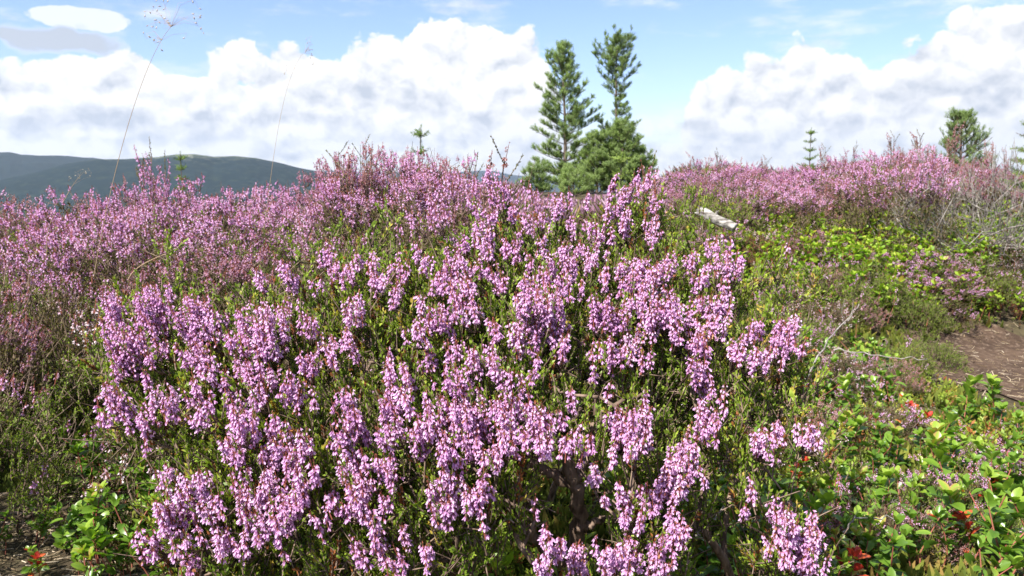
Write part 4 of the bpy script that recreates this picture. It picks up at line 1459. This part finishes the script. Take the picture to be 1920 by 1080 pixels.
def free(x, y, d):
    if any((x - q[0]) ** 2 + (y - q[1]) ** 2 < d * d for q in placed):
        return False
    placed.append((x, y))
    return True


# glossy lingonberry of the near right foreground
n_ = 0
for _ in range(4000):
    if n_ >= 140:
        break
    px, py = rg.uniform(1180, 1960), rg.uniform(640, 1110)
    if px < 1380 and py < 880:
        continue
    # clumped cover
    if fbm(np.array(px / 130.), np.array(py / 80.), 2, 4) < -.09 and rg.random() < .8:
        continue
    p = ghit(px, py, .03)
    if on_path(p[0], p[1], 1.35) or not free(p[0], p[1], .042):
        continue
    n_ += 1
    where = 'at the path edge' if px > 1700 and py < 800 else 'low in the right corner' if px > 1650 and py > 850 else 'right of the front heather'
    k_ = rg.integers(5)
    if px > 1500 and where.startswith('right'):
        where = 'between the front heather and the path' if py < 860 else 'among dead twigs near the bottom right'
    berry(BER[k_], p[0], p[1], rg.uniform(.8, 1.25), BD[k_] + ' lingonberry plant ' + where, BD[k_] + ' lingonberry plants ' + where, rg)
for px, py, lab in [(1705, 800, 'lingonberry plant with many red leaves left of the path'), (1690, 770, 'tall reddish lingonberry shoot beside the red leaved plant'),
                    (1490, 900, 'lingonberry plant with dark red leaves in the shade right of the heather'), (1860, 940, 'lingonberry plant with scarlet leaves near the right edge'),
                    (1815, 1010, 'lingonberry plant with one cluster of scarlet leaves low right'), (1560, 1070, 'orange red lingonberry plant at the bottom edge'),
                    (1500, 425, 'red leaved plant in the bilberry patch right of the log'), (55, 1050, 'small scarlet plant on the litter in the bottom left corner')]:
    p = ghit(px, py, .04)
    berry(BERRED, p[0], p[1], .9 if px > 100 else .6, lab, 'red leaved lingonberry plants', rg)
# bottom left patch
for _ in range(90):
    px, py = rg.uniform(160, 350), rg.uniform(830, 1085)
    p = ghit(px, py, .04)
    if not free(p[0], p[1], .034):
        continue
    k_ = rg.integers(5)
    w_ = 'in the bottom left clump, ' + ('upper part' if py < 920 else 'lower part')
    berry(BER[k_], p[0], p[1], rg.uniform(.85, 1.2), BD[k_] + ' lingonberry plant ' + w_, BD[k_] + ' lingonberry plants ' + w_, rg)
for px, py in [(15, 1020), (60, 1010), (130, 1000), (165, 1050), (250, 1065)]:
    p = ghit(px, py, .02)
    berry(BER[1], p[0], p[1], .8, 'small lingonberry plant on the litter in the bottom left corner', 'small lingonberry plants on the litter', rg)
# bright bilberry on the slope right of the centre
n_ = 0
for _ in range(5000):
    if n_ >= 270:
        break
    px, py = rg.uniform(1220, 1990), rg.uniform(392, 640)
    if py > 500 and px < 1700 and rg.random() < .75:
        continue
    if py > 590 and px < 1840:
        continue
    p = ghit(px, py, .05)
    if on_path(p[0], p[1], 1.2) or p[1] > 4.4 or p[1] < 1.5 or not free(p[0], p[1], .062):
        continue
    n_ += 1
    where = 'around the bleached log' if px < 1450 else 'below the right heather rise' if px < 1760 else 'near the right edge'
    k_ = rg.integers(3)
    if 'below the right' in where:
        where += ', nearer' if py > 450 else ', uppermost'
    berry(BIL[k_], p[0], p[1], rg.uniform(.75, 1.15), ['light green', 'fine leaved', 'taller dark stemmed'][k_] + ' bilberry plant ' + where, ['light green', 'fine leaved', 'taller dark stemmed'][k_] + ' bilberry plants ' + where, rg)
for px, py in [(1010, 900), (1040, 870), (985, 930), (1130, 900), (1150, 950), (1020, 960), (1110, 850)]:
    p = at(px, py, .80)
    berry(BIL[1], p[0], p[1], .9, 'light green bilberry plant in the gap beside the dark heather trunk', 'bilberry plants by the trunk', rg)
for px, py in [(1245, 440), (1262, 425), (1280, 438), (1300, 422), (1232, 455), (1268, 455)]:
    p = ghit(px, py, .05)
    berry(BER[2], p[0], p[1], 1.9, 'darker leafy plant just left of the bleached log', 'dark plants left of the log', rg)

# ------------------------------------------------------------------ bleached log
lg = MB()
A_, B_ = at(1312, 396, 3.02), at(1378, 428, 2.94)
ax_ = B_ - A_
n, sd_ = 26, 18
u = np.linspace(0, 1, n)
V = []
x_ = norm(np.cross(ax_, [0, 0, 1.0]))
y_ = norm(np.cross(x_, ax_))
for i in range(n):
    for k in range(sd_):
        a = 2 * math.pi * k / sd_
        r = .0175 * (1 + .10 * math.sin(5 * a) + .07 * math.sin(9 * a + 2) + .18 * float(fbm(np.array(k * .9), np.array(u[i] * 2.5), 3, 8))) * (1 - .25 * (u[i] - .4) ** 2)
        if u[i] < .02:
            r *= .8
        e = (.020 * abs(math.sin(a * 1.5 + .4)) if i == 0 else 0)
        off = x_ * math.cos(a) * r + y_ * math.sin(a) * r
        off = off + norm(ax_) * (-e)
        V.append(ax_ * u[i] + off + y_ * .002 * math.sin(math.pi * u[i] * 3))
Qd = [(i * sd_ + k, i * sd_ + (k + 1) % sd_, (i + 1) * sd_ + (k + 1) % sd_, (i + 1) * sd_ + k) for i in range(n - 1) for k in range(sd_)]
V.append(ax_ * .02)
V.append(ax_ * 1.0)
c0, c1 = len(V) - 2, len(V) - 1
R3 = [(c0, (k + 1) % sd_, k) for k in range(sd_)] + [(c1, (n - 1) * sd_ + k, (n - 1) * sd_ + (k + 1) % sd_) for k in range(sd_)]
lg.raw(V, Qd, R3)
lt = thing('fallen_log', 'short bleached grey log lying aslant among the bilberry plants', 'log', A_)
lg.build('log', M['log'], lt)
kn = MB()
kp = ax_ * .42 + y_ * .016
kn.tube(np.array([kp - y_ * .006, kp + y_ * .010, kp + y_ * .016 + ax_ * .03]), [.007, .005, .002], 7, .5)
kn.build('branch_stub', M['log'], lt)

# ------------------------------------------------------------------ dead twigs
def make_dead(seed, R=.25, H=.30, n=60, up=.5):
    rg = np.random.default_rng(seed)
    t = thing('dead_heather_bush', None, None)
    tg = dome_pts(n, R, H, rg, lo=.15)
    P_, par, rad, e = grow(np.zeros(3), tg, rg, seg=.035, rmax=.005, gam=.38, r_tip=.0009)
    mb = MB()
    skeleton(mb, P_, par, rad, sides=4)
    tw = mb
    for q in tg:
        for _ in range(rg.integers(3, 7)):
            d = norm(norm(q) * .8 + [0, 0, up] + rg.normal(0, .4, 3))
            tw.tube(bend(q - norm(q) * rg.uniform(0, .05), d, rg.uniform(.03, .09), 4, .5, rg), [.0011, .0009, .0007, .0005], 3, .5)
    kids = [mb.build('branches', M['deadwood'], t)]
    KIDS[t.name] = kids
    return t


DD = [make_dead(1), make_dead(2, .3, .26, 80, .2)]
du = set()
for px, py, k, s, lab in [(1800, 478, 0, 1.25, 'large pale dead heather bush with fanning grey twigs right of the rise'),
                          (1890, 470, 1, 1.2, 'pale tangled dead heather bush by the right edge'),
                          (1840, 480, 1, .9, 'low dead heather tangle below the large dead bush'),
                          (1735, 462, 0, .75, 'small dead grey heather bush left of the large one'),
                          (1935, 440, 0, 1.3, 'dead brownish heather bush cut by the right edge'),
                          (1900, 500, 1, .8, 'low grey dead twigs above the path'),
                          (1600, 700, 1, .45, 'flat tangle of dead grey twigs left of the path'),
                          (1700, 705, 1, .3, 'little knot of dead grey twigs at the path edge'),
                          (1640, 990, 1, .35, 'grey dead twig tangle among the lingonberry plants below'),
                          (1870, 1060, 1, .35, 'grey dead twig tangle in the bottom right corner'),
                          (1390, 560, 1, .4, 'brownish dead twigs beside the right flower head')]:
    p = ghit(px, py)
    pr = DD[k]
    loc = (p[0], p[1], p[2] - .01)
    sz = (s, s, s * (1 if s > .5 else .45))
    if pr.name not in du:
        du.add(pr.name)
        pr.location, pr.scale = loc, sz
        tag(pr, lab, 'dead bush', 'dead heather bushes')
    else:
        dup(pr, loc, rg.uniform(0, 6), sz, lab, 'dead heather bushes', (0, 0), 'dead bush')


def twig(name, pts, r, lab, side=()):
    t = thing(name, lab, 'twig', pts[0], 0, 'single dead twigs')
    mb = MB()
    P = np.array(pts)
    r *= .75
    u = np.linspace(0, 1, len(P))
    uu = np.linspace(0, 1, 14)
    Q_ = np.stack([np.interp(uu, u, P[:, k]) for k in range(3)], 1) + rg.normal(0, .002, (14, 3))
    mb.tube(Q_ - P[0], np.linspace(r, r * .55, 14), 5, .5)
    mb.build('stem', M['deadwood'], t)
    for s_ in side:
        m2 = MB()
        m2.tube(np.array(s_) - P[0], np.linspace(r * .6, r * .3, len(s_)), 4, .5)
        m2.build('side_twig', M['deadwood'], t)


twig('dead_twig', [at(1505, 720, 1.28), at(1545, 645, 1.5), at(1585, 604, 1.6), at(1612, 572, 1.62)], .0026, 'long pale dead twig rising with a forked tip before the green heather',
     [[at(1583, 604, 1.6), at(1578, 585, 1.6), at(1584, 560, 1.6)], [at(1590, 602, 1.6), at(1598, 590, 1.6), at(1600, 562, 1.6)]])
twig('dead_twig', [at(1560, 655, 1.75), at(1640, 665, 1.7), at(1740, 675, 1.7)], .0022, 'dark dead twig lying level left of the path')
twig('dead_twig', [at(1585, 1000, .98), at(1600, 968, .98), at(1690, 972, 1.0)], .0020, 'arched grey dead twig above the lingonberry plants at the bottom')
twig('dead_twig', [at(1380, 760, .95), at(1420, 770, .97), at(1490, 790, 1.0)], .0018, 'thin dead twig pointing right below the right flower head')
twig('dead_twig', [at(1300, 1010, .8), at(1350, 960, .82), at(1372, 930, .84)], .0018, 'thin dead twig leaning up near the bottom centre')
twig('dead_twig', [at(1845, 765, 2.0), at(1870, 750, 2.02), at(1895, 752, 2.05)], .003, 'pale curved dead twig lying on the path edge')
twig('dead_twig', [at(10, 985, 1.25), at(60, 975, 1.25), at(120, 990, 1.22)], .0016, 'pale dead twig lying on the litter in the bottom left corner')

# ------------------------------------------------------------------ moss, litter
mt = MB()
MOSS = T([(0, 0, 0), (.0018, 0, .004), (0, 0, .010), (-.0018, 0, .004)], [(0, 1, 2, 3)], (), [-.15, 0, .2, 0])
n = 70000
r = .45 + 4.6 * rg.random(n) ** 1.35
a = np.radians(rg.uniform(-40, 40, n))
x, y = r * np.sin(a), r * np.cos(a)
clump = fbm(x * 9, y * 9, 3, 2)
k = (clump > -.02) & ~(((x - PATH_C[0]) / PATH_R[0]) ** 2 + ((y - PATH_C[1]) / PATH_R[1]) ** 2 < 1.0) & ~((x < -.45) & (y < 1.32) & (clump < .12))
x, y, r, clump = x[k], y[k], r[k], clump[k]
z = ground(x, y)
n = len(x)
for rep in range(2):
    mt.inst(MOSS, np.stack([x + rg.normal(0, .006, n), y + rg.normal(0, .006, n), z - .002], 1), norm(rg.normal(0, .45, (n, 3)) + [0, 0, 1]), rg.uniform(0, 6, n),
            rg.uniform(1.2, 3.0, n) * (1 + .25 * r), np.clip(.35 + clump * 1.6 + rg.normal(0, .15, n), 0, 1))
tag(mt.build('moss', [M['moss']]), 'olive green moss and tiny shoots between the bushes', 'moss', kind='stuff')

cb = MB()       # creeping crowberry and young heather shoots, low and dense
n = 24000
r = .55 + 4.2 * rg.random(n) ** 1.25
a = np.radians(rg.uniform(-38, 38, n))
x, y = r * np.sin(a), r * np.cos(a)
c2 = fbm(x * 5 + 3, y * 5, 3, 12)
k = (c2 > -.06) & ~(((x - PATH_C[0]) / PATH_R[0]) ** 2 + ((y - PATH_C[1]) / PATH_R[1]) ** 2 < 1.05) & ~((x < -.4) & (y < 1.30))
x, y, r, c2 = x[k], y[k], r[k], c2[k]
z = ground(x, y)


def shoot_t(seed, m=16, L=.035, s=1.5):
    rr_ = np.random.default_rng(seed)
    A = MB()
    t_ = rr_.uniform(.05, 1, m)
    rad = norm(rr_.normal(size=(m, 3)) * [1, 1, .2])
    dd = norm(rad * .75 + [0, 0, .8])
    A.inst(LEAFLET, np.stack([t_ * 0, t_ * 0, t_ * L], 1), dd, rr_.uniform(0, 6, m), s * rr_.uniform(.8, 1.2, m), rr_.normal(0, .08, m) + t_ * .15, mat=0)
    return T(np.concatenate(A.V), np.concatenate(A.Q), (), np.concatenate(A.C))


ST = [shoot_t(i) for i in range(5)]
for i, t_ in enumerate(ST):
    m = slice(i, None, 5)
    nn = len(x[m])
    for rep in range(2):
        cc = c2[m]
        tn = .50 + cc * .8 + rg.normal(0, .13, nn)
        mat = (rg.random(nn) < .16 + np.clip(-cc * 1.2, 0, .5))
        for w in (0, 1):
            q = mat == bool(w)
            cb.inst(t_, np.stack([x[m] + rg.normal(0, .012, nn), y[m] + rg.normal(0, .012, nn), z[m] - .004], 1)[q], norm(rg.normal(0, .42, (nn, 3)) + [0, 0, 1])[q],
                    rg.uniform(0, 6, nn)[q], (rg.uniform(.5, 1.3, nn) * (1 + .12 * r[m]) * np.clip(.75 + 2.6 * fbm(x[m] * 3 + 40, y[m] * 3, 3, 71), .25, 1.9))[q], tn[q], mat=w)
tag(cb.build('crowberry_cover', [M['shoot'], M['shoot_rust']]), 'low green and rusty crowberry shoots covering the open ground', 'ground cover', kind='stuff')

lt_ = MB()
ST_ = T([(-.0006, 0, -.5), (.0006, 0, -.5), (.0006, 0, .5), (-.0006, 0, .5), (0, -.0006, -.5), (0, .0006, -.5), (0, .0006, .5), (0, -.0006, .5)], [(0, 1, 2, 3), (4, 5, 6, 7)])
n = 9000
r = .5 + 3.6 * rg.random(n) ** 1.2
a = np.radians(rg.uniform(-40, 40, n))
x, y = r * np.sin(a), r * np.cos(a)
xs2 = np.concatenate([x, rg.uniform(-.95, -.35, 2600), PATH_C[0] + rg.normal(0, .36, 1500)])
ys2 = np.concatenate([y, rg.uniform(.85, 1.45, 2600), PATH_C[1] + rg.normal(0, .40, 1500)])
n = len(xs2)
L_ = rg.uniform(.006, .035, n)
dd = norm(rg.normal(size=(n, 3)) * [1, 1, .18])
lt_.inst(ST_, np.stack([xs2, ys2, ground(xs2, ys2) + .003 + .012 * on_path(xs2, ys2, 1.3)], 1), dd, rg.uniform(0, 6, n), np.stack([rg.uniform(.8, 1.8, n)] * 2 + [L_], 1), rg.uniform(0, 1, n))
tag(lt_.build('dry_litter', [M['straw']]), 'dry needles and straw bits scattered over soil and path', 'litter', kind='stuff')
pb = MB()
n = 1500
xs2, ys2 = PATH_C[0] + rg.normal(0, .3, n), PATH_C[1] + rg.normal(0, .3, n)
ICO = T([(0, 0, -1), (1, 0, 0), (0, 1, 0), (-1, 0, 0), (0, -1, 0), (0, 0, 1)], (), [(0, 2, 1), (0, 3, 2), (0, 4, 3), (0, 1, 4), (5, 1, 2), (5, 2, 3), (5, 3, 4), (5, 4, 1)])
pb.inst(ICO, np.stack([xs2, ys2, ground(xs2, ys2) + .012], 1), norm(rg.normal(size=(n, 3))), 0, np.stack([rg.uniform(.002, .006, n), rg.uniform(.002, .006, n), rg.uniform(.0015, .004, n)], 1), rg.uniform(0, .5, n))
tag(pb.build('soil_crumbs', [M['path']]), 'crumbs of peat and grit lying on the path', 'soil', kind='stuff')

# ------------------------------------------------------------------ tall grass
def grass(pts, r0, r1, lab, nodes=(), spk=(), Y=1.0, sp_s=1.0):
    P = np.array([at(a, b, Y) for a, b in pts])
    gz = float(ground(P[0, 0], P[0, 1]))
    t = thing('grass_stalk', lab, 'grass stalk', P[0], 0, 'tall grass stalks')
    u = np.linspace(0, 1, len(P))
    uu = np.linspace(0, 1, 28)
    # smooth through the points
    co = [np.polyfit(u, P[:, k], min(3, len(P) - 1)) for k in range(3)]
    Q_ = np.stack([np.polyval(c, uu) for c in co], 1)
    mb = MB()
    mb.tube(Q_ - P[0], np.linspace(r0, r1, 28), 4, .4)
    mb.build('stem', M['grass'], t)
    if spk:
        br, sk = MB(), MB()
        for (ni, sx, sy) in spk:
            e = at(sx, sy, Y + rg.normal(0, .015))
            b = at(nodes[ni][0], nodes[ni][1], Y)
            mid = (b + e) / 2 + rg.normal(0, .003, 3) + [0, 0, .004]
            br.tube(np.array([b, mid, e]) - P[0], [.00018, .00014, .00011], 3, .5)
            for _ in range(rg.integers(1, 4)):
                q = e + rg.normal(0, .0035, 3)
                sk.inst(BUD, [q - P[0]], norm(rg.normal(size=3) + [0.3, 0, -.2])[None], 0., np.array([[.7, .7, 1.5]]) * sp_s, rg.uniform(.2, 1))
                br.tube(np.array([e, q]) - P[0], [.00012, .0001], 3, .5)
        br.build('panicle_branches', M['grass'], t)
        sk.build('spikelets', M['straw'], t)


z6 = lambda a, b: (200 + a / 3.6, b / 3.6)
sp1 = [(375, 20), (395, 38), (345, 72), (268, 72), (302, 75), (325, 150), (320, 135), (395, 155), (310, 205), (268, 228), (268, 260), (540, 222), (560, 122), (590, 97),
       (600, 160), (630, 185), (615, 172), (570, 5), (595, 5), (352, 268), (375, 305), (330, 293), (380, 120)]
nd1 = [z6(435, 180), z6(370, 270), z6(300, 420)]
grass([(175, 520), (200, 400), (222, 300), (245, 215), (275, 132), (300, 82), (321, 50)], .00045, .0002,
      'tallest grass stalk with wide airy panicle high against the sky on the left', nd1, [(0 if b < 190 else 1 if b < 250 else 1, *z6(a, b)) for a, b in sp1], .95)
sp2 = [(1385, 245), (1388, 300), (1365, 340), (1375, 445), (1380, 380), (1215, 480), (1370, 300), (1360, 330)]
grass([(495, 430), (507, 345), (518, 260), (532, 185), (553, 130), (575, 92)], .0003, .00013, 'fainter straight grass stalk rising over the end of the hill ridge',
      [z6(1272, 470), z6(1340, 360)], [(1 if b < 440 else 0, *z6(a, b)) for a, b in sp2], 1.1, .7)
grass([(240, 525), (262, 500), (290, 485), (325, 470), (345, 458)], .0009, .0004, 'orange brown grass blade arching low over the left slope', Y=1.2)
grass([(88, 480), (88, 450), (94, 420), (105, 398)], .0008, .0004, 'short reddish grass stalk on the far left slope', Y=1.3)
grass([(118, 380), (135, 350), (150, 330)], .0007, .0003, 'small grass stalk with pale spikelets before the left hills',
      [(150, 330), (140, 345)], [(0, 140, 322), (0, 150, 318), (0, 160, 325), (1, 165, 332), (0, 145, 335), (1, 130, 335), (0, 168, 320)], Y=1.7)
grass([(640, 500), (645, 480), (650, 455)], .0007, .0004, 'short straw coloured grass stalk left of the narrow flower spikes', Y=1.25)

# ------------------------------------------------------------------ pines and spruces
def needle_tuft(seed, n=26, L=.10, nl=.050, w=.0022, ang=.75):
    r_ = np.random.default_rng(seed)
    V, Qd, tn = [], [], []
    for i in range(n):
        u = (i + r_.random()) / n
        a = r_.uniform(0, 6.28)
        d = norm(np.array([math.cos(a) * ang, math.sin(a) * ang, 1.0 - .3 * r_.random()]))
        s = norm(np.cross(d, [0, 0, 1.0]))
        b = np.array([0, 0, u * L])
        l = nl * r_.uniform(.8, 1.1)
        k = len(V)
        V += [b - s * w * .4, b + s * w * .4, b + d * l * .6 + s * w, b + d * l * .6 - s * w, b + d * l]
        Qd.append((k, k + 1, k + 2, k + 3))
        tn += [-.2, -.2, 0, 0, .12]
    R3 = [(5 * i + 3, 5 * i + 2, 5 * i + 4) for i in range(n)]
    return T(V, Qd, R3, tn)


TUFT = [needle_tuft(i) for i in range(4)]


TUFT = [needle_tuft(i, 32, .10, .050, .0022, .8) for i in range(4)]


def pine(name, label, x, y, H, prof, rg, whorl=.26, dens=1.0, trunk_r=.05, tsize=1.0, z0=.12, group=None, lean=(0, 0), tint=.5, skip=None, mat='needle', cat='pine'):
    gz = float(ground(x, y)) - .03
    t = thing(name, label, cat, (x, y, gz), 0, group)
    tr = MB()
    u = np.linspace(0, 1, 14)
    P = np.stack([lean[0] * u * u + np.sin(u * 5) * .012 * H, lean[1] * u, u * H], 1)
    tr.tube(P, trunk_r * (1 - u) ** .8 + .006, 8, .5)
    tr.build('trunk', M['bark'], t)
    lim, cr = MB(), MB()
    z = z0 * H
    while z < H * .99:
        f = z / H
        R = np.interp(f, [p[0] for p in prof], [p[1] for p in prof])
        nl = max(2, int(rg.integers(4, 7) * dens)) if R > .03 else 0
        a0 = rg.uniform(0, 6.28)
        for k in range(nl):
            a = a0 + 2 * math.pi * k / nl + rg.normal(0, .2)
            if skip and skip(f, a, rg):
                continue
            Lr = R * rg.uniform(.5, 1.15)
            rise = np.interp(f, [0, .5, 1], [.25, .55, 1.4])
            base = np.array([np.interp(f, u, P[:, 0]), np.interp(f, u, P[:, 1]), z])
            o = np.array([math.cos(a), math.sin(a), 0])
            tip = base + o * Lr + [0, 0, Lr * rise]
            mid = base + o * Lr * .55 + [0, 0, Lr * rise * .35]
            uu = np.linspace(0, 1, 6)[:, None]
            pts = base * (1 - uu) ** 2 + 2 * mid * uu * (1 - uu) + tip * uu ** 2
            lim.tube(pts, np.linspace(max(.004, trunk_r * .28 * (1 - f) + .004), .003, 6), 4, .5)
            ns = max(3, int(Lr / .034 * dens))
            for s_ in range(ns):
                q = rg.uniform(.15, 1.0) if Lr > .2 else rg.uniform(.1, 1)
                b = pts[0] * (1 - q) ** 2 + 2 * mid * q * (1 - q) + tip * q * q
                sd = norm(np.cross(o, [0, 0, 1.0])) * rg.choice([-1, 1]) * rg.uniform(.3, 1)
                d = norm(o * rg.uniform(.2, .8) + sd * .7 + [0, 0, rg.uniform(.3, 1.1)])
                l = rg.uniform(.06, .20) * min(1, .4 + (1 - q) + .3) * (1 if R > .15 else .5)
                e = b + d * l
                lim.tube(np.array([b, b + d * l * .5 + [0, 0, -.01], e]), [.004, .003, .0025], 3, .5)
                for w in range(5):
                    dd = norm(d + rg.normal(0, .45, 3) + [0, 0, .55])
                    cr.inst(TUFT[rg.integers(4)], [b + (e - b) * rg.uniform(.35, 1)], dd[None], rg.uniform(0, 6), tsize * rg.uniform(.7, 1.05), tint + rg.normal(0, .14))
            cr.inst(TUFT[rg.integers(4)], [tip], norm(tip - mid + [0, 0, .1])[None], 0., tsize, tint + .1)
        z += whorl * rg.uniform(.5, 1.05) * (1 if f < .75 else .7)
    for k in range(5):
        cr.inst(TUFT[k % 4], [P[-1] - [0, 0, k * .07]], norm(rg.normal(0, .18, 3) + [0, 0, 1])[None], 0., tsize, tint)
    lim.build('limbs', M['bark'], t)
    cr.build('crown', M[mat], t)
    return t


def prof_px(tab, top, bot, Y):
    """(pixel row, half width) table to a crown profile (share of height, radius)"""
    return sorted([((bot - r) / (bot - top), w * Y / F_PX) for r, w in tab])


rp = np.random.default_rng(9)
Y1 = 22.0
q = at(1058, 80, Y1)
gx = at(1056, 340, Y1)[0]
g0 = float(ground(gx, Y1))
H1 = q[2] - g0
pf = [(0, .3), (.08, .62), (.2, .86), (.30, .88), (.42, .86), (.55, .72), (.65, .58), (.75, .46), (.85, .30), (.93, .17), (1, .05)]
pine('pine_tree', 'tall narrow pine, the left one of the pair on the skyline', gx, Y1, H1, pf, rp, .27, 1.0, .055, 1.15, .06, 'skyline pines', (.02, 0), .50)
Y2 = 23.0
q = at(1156, 76, Y2)
gx = at(1150, 340, Y2)[0]
H2 = q[2] - float(ground(gx, Y2))
pf = [(0, .3), (.25, .5), (.38, .60), (.44, .50), (.60, .42), (.62, .35), (.66, .45), (.74, .60), (.82, .62), (.9, .50), (.97, .25), (1, .1)]
pine('pine_tree', 'tall pine with dense round top over a bare stretch of pale trunk', gx, Y2, H2, pf, rp, .25, 1.0, .05, 1.1, .1, 'skyline pines', (.1, 0), .52,
     skip=lambda f, a, r: (.44 < f < .62 and (math.cos(a) < 0 or r.random() < .15)))
Y3 = 21.2
for (cx, top, w, lab, dn) in [(1120, 248, .62, 'bushy young pine filling the gap between the two tall pines', 1.2),
                              (1168, 232, .78, 'bushy young pine below the bare trunk of the right pine', 1.2),
                              (1200, 276, .42, 'lowest young pine at the right foot of the pair', 1.1)]:
    gx = at(cx, 340, Y3)[0]
    H3 = at(cx, top, Y3)[2] - float(ground(gx, Y3))
    pf = [(0, w * .9), (.2, w), (.45, w * .85), (.7, w * .55), (.9, w * .25), (1, .06)]
    pine('young_pine', lab, gx, Y3 + rp.uniform(-.2, .2), H3, pf, rp, .20, dn, .035, 1.1, .04, 'skyline pines', (0, 0), .58)
gx = at(1005, 345, 20)[0]
pine('pine_seedling', 'low spreading pine seedling at the left foot of the pair', gx, 20.0, .62, [(0, .5), (.5, .4), (1, .1)], rp, .13, 1, .02, 1.0, .1, 'skyline pines', (0, 0), .55)
gx = at(1075, 350, 18.5)[0]
pine('pine_seedling', 'low pine seedling right of the left pine trunk', gx, 18.5, .50, [(0, .5), (.5, .4), (1, .1)], rp, .13, 1, .02, 1.0, .1, 'skyline pines', (0, 0), .6)
Y5 = 9.0
gx = at(1800, 300, Y5)[0]
H5 = at(1800, 214, Y5)[2] - float(ground(gx, Y5))
pine('young_pine', 'small bluish pine behind the heather near the right edge', gx, Y5, H5, [(0, .24), (.3, .27), (.6, .20), (.85, .10), (1, .03)], rp, .09, 1.0, .014, .62, .15, None, (0, 0), .42)


SNT = needle_tuft(77, 34, .05, .017, .0016, 1.5)


def spruce(label, px, top, Y, halfw, rg, nw=7, tint=.55, bend_=0.0, base_py=None, droop=-.05, name='spruce_sapling', sz=1.0):
    x = at(px, top, Y)[0]
    gz = float(ground(x, Y)) - .01
    H = at(px, top, Y)[2] - gz
    t = thing(name, label, 'sapling', (x, Y, gz), 0, 'conifer saplings')
    s, c = MB(), MB()
    s.tube(np.array([[0, 0, 0], [bend_ * .3, 0, H * .5], [bend_, 0, H]]), [.006 * sz, .004 * sz, .0018 * sz], 5, .5)
    vis = min(H, 3.0 * halfw + .15)
    for k in range(nw):
        f = k / nw
        z = H - .03 - vis * f * .95
        Lr = halfw * (.28 + .95 * f)
        n = rg.integers(5, 8)
        a0 = rg.uniform(0, 6)
        for j in range(n):
            a = a0 + j * 6.283 / n + rg.normal(0, .35)
            Lr = halfw * (.28 + .95 * f) * rg.uniform(.5, 1.15)
            d = norm(np.array([math.cos(a), math.sin(a), .45 + droop * f * 3 + rg.normal(0, .15)]))
            b = np.array([bend_ * z / H, 0, z])
            m = max(1, int(Lr / (.040 * sz)))
            s.tube(np.array([b, b + d * Lr]), [.0022 * sz, .0012 * sz], 3, .6)
            for i in range(m):
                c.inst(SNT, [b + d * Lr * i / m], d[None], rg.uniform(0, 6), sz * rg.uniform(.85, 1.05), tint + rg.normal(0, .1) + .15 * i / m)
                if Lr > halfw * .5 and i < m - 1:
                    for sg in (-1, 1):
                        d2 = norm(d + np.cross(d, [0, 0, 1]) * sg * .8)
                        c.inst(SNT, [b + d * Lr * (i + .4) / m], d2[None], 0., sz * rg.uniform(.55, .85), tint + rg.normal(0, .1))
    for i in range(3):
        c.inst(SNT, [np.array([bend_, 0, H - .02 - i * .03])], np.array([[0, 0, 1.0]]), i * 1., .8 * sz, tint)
    s.build('stem', M['bark'], t)
    c.build('needles', M['spruce'], t)


spruce('slender light green spruce sapling behind the hump left of the pines', 779, 240, 3.0, .085, rp, 6, .4, bend_=.02, sz=.8)
spruce('thin spruce sapling standing alone in the dip of the right skyline', 1521, 244, 6.4, .14, rp, 8, .4)
spruce('bright yellow green spruce sapling in front of the young pines', 1165, 296, 6.0, .16, rp, 6, .95, sz=1.7)
spruce('blurry light green sapling standing before the left hill ridge', 338, 288, 4.2, .06, rp, 6, .35, sz=.8)
spruce('spruce sapling cut by the right edge of the picture', 1936, 226, 4.0, .19, rp, 8, .55, sz=1.1)


# ------------------------------------------------------------------ air between here and the far hills
hz = bpy.data.materials.new('haze')
hz.use_nodes = True
N = Nodes(hz.node_tree)
N.n.clear()
pv = N.add('ShaderNodeVolumePrincipled')
pv.inputs['Color'].default_value = (0.70, 0.83, 1.0, 1)
pv.inputs['Density'].default_value = 0.000032
pv.inputs['Anisotropy'].default_value = 0.2
ho = N.add('ShaderNodeOutputMaterial')
N.l.new(pv.outputs[0], ho.inputs['Volume'])
mb = MB()
s_ = 19500.0
zt = 900.0
V = [(a * s_, b * s_, c) for c in (-400.0, zt) for b in (-1, 1) for a in (-1, 1)]
mb.raw(V, [(0, 2, 3, 1), (4, 5, 7, 6), (0, 1, 5, 4), (2, 6, 7, 3), (0, 4, 6, 2), (1, 3, 7, 5)])
tag(mb.build('haze', hz), 'thin blue summer haze in front of the far hills', 'haze', kind='stuff')
